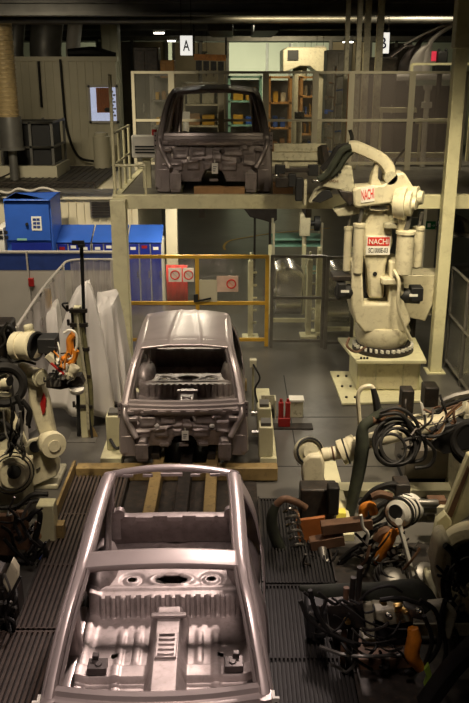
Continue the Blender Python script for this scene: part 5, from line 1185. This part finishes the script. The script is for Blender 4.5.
# ================================================================ light
w=bpy.data.worlds.new('hall'); S.world=w; w.use_nodes=True
w.node_tree.nodes['Background'].inputs[0].default_value=(1,.86,.62,1); w.node_tree.nodes['Background'].inputs[1].default_value=.006
def area(name, loc, sx, sy, e, col=(1,.83,.60), tgt=None, spread=180):
    l=bpy.data.lights.new(name,'AREA'); l.shape='RECTANGLE'; l.size=sx; l.size_y=sy; l.energy=e; l.color=col; l.spread=rad(spread)
    o=bpy.data.objects.new(name,l); COL.objects.link(o); o.location=loc
    if tgt: o.rotation_euler=(V(tgt)-V(loc)).to_track_quat('-Z','Y').to_euler()
    return o
area('line_lamp',(.7,12.6,6.6),.8,.8,36,(1,.80,.72),(-.75,5.7,.7),30)
area('line_lamp',(-.7,10.4,6.6),.3,1.2,6,(1,.82,.70),None,60)
area('line_lamp',(-.5,6.6,6.6),.4,.4,5,(1,.80,.68),(-.65,9.6,.5),40)
area('line_lamp',(-.2,3.6,6.6),.5,1.2,26,(1,.80,.72),(-.6,5.4,.8),44)
area('robot_light',(1.5,9.4,6.6),.6,.6,43,(1,.84,.56),(2.5,13.0,1.8),72)
area('robot_light',(3.2,10.4,6.6),0.5,.5,28,(1,.84,.56),(3.4,13.6,1.2),50)  # unseen light added to brighten the hopper and tall column
area('robot_light',(2.6,7.0,6.6),.5,.5,24,(1,.82,.58),(1.75,8.5,.9),34)  # added narrow light, out of view, brightens the white drum and right arm
area('robot_light',(-2.3,6.8,6.6),.5,.5,16,(1,.83,.58),(-2.5,9.2,1.2),36)  # added narrow light, out of view, brightens the left robot
area('floor_lamp',(1.3,10.8,6.6),1.2,.3,42,(1,.84,.64),None,80)
area('sheet_lamp',(-2.2,10.2,6.6),1.2,.3,72,(1,.84,.66),(-2.5,12.4,.5),90)
area('locker_fill',(-4.5,14,6.6),1.6,.3,135,(1,.86,.62),(-4.5,17.4,1.6),110)  # unseen fill, turned up and aimed to brighten the booth front
area('booth_fill',(-5.6,20.5,6.0),1.6,.3,11,(1,.86,.62),(-5.8,25,5.2),170)  # unseen fill turned sideways to light the ducts and upper booth wall
area('deck_fill',(1.4,19.0,6.6),2.6,.3,75,(1,.83,.5),None,130)  # unseen fill, raised to brighten the racks behind the fence
area('under_deck_light',(-1.12,15.8,2.6),0.10,2.6,46,(1,.9,.68)); area('under_deck_light',(-.55,15.8,2.6),0.10,2.6,46,(1,.9,.68))
area('deck_fill',(3.2,14.8,6.6),.4,1.2,17,(1,.85,.6),(2.6,17.6,4.0),70)  # fill added in front of the deck fence to lift its dark posts
area('deck_fill',(-2.2,14.9,6.6),.4,.4,9,(1,.85,.6),(-1.6,17.4,3.6),50)  # unseen fill aimed at the left bays of the deck fence
area('deck_fill',(4.2,19.2,6.6),1.6,.3,60,(1,.86,.6),None,150)  # fill added behind the hazy film so the tables show through
area('far_fill',(2.5,38.2,6.55),2,.25,120,(1,.85,.55),(3,42,5.6),120)  # fill added for the cream housing, hidden behind a ceiling beam
area('under_deck_light',(1.7,16.9,2.6),.12,2.6,26,(1,.9,.68))  # extra unseen light, added to brighten the panel racks and trolley
area('aisle_lamp',(-.5,26,6.2),4,.4,110,(1,.95,.72))
area('far_fill',(0,50,6.45),10,.6,620,(1,1,.72),(0,62,4.5),110)  # wide unseen fill aimed at the back wall to brighten it
v=S.view_settings; v.view_transform='Standard'; v.look='None'; v.gamma=1; v.use_curve_mapping=False; v.exposure=0
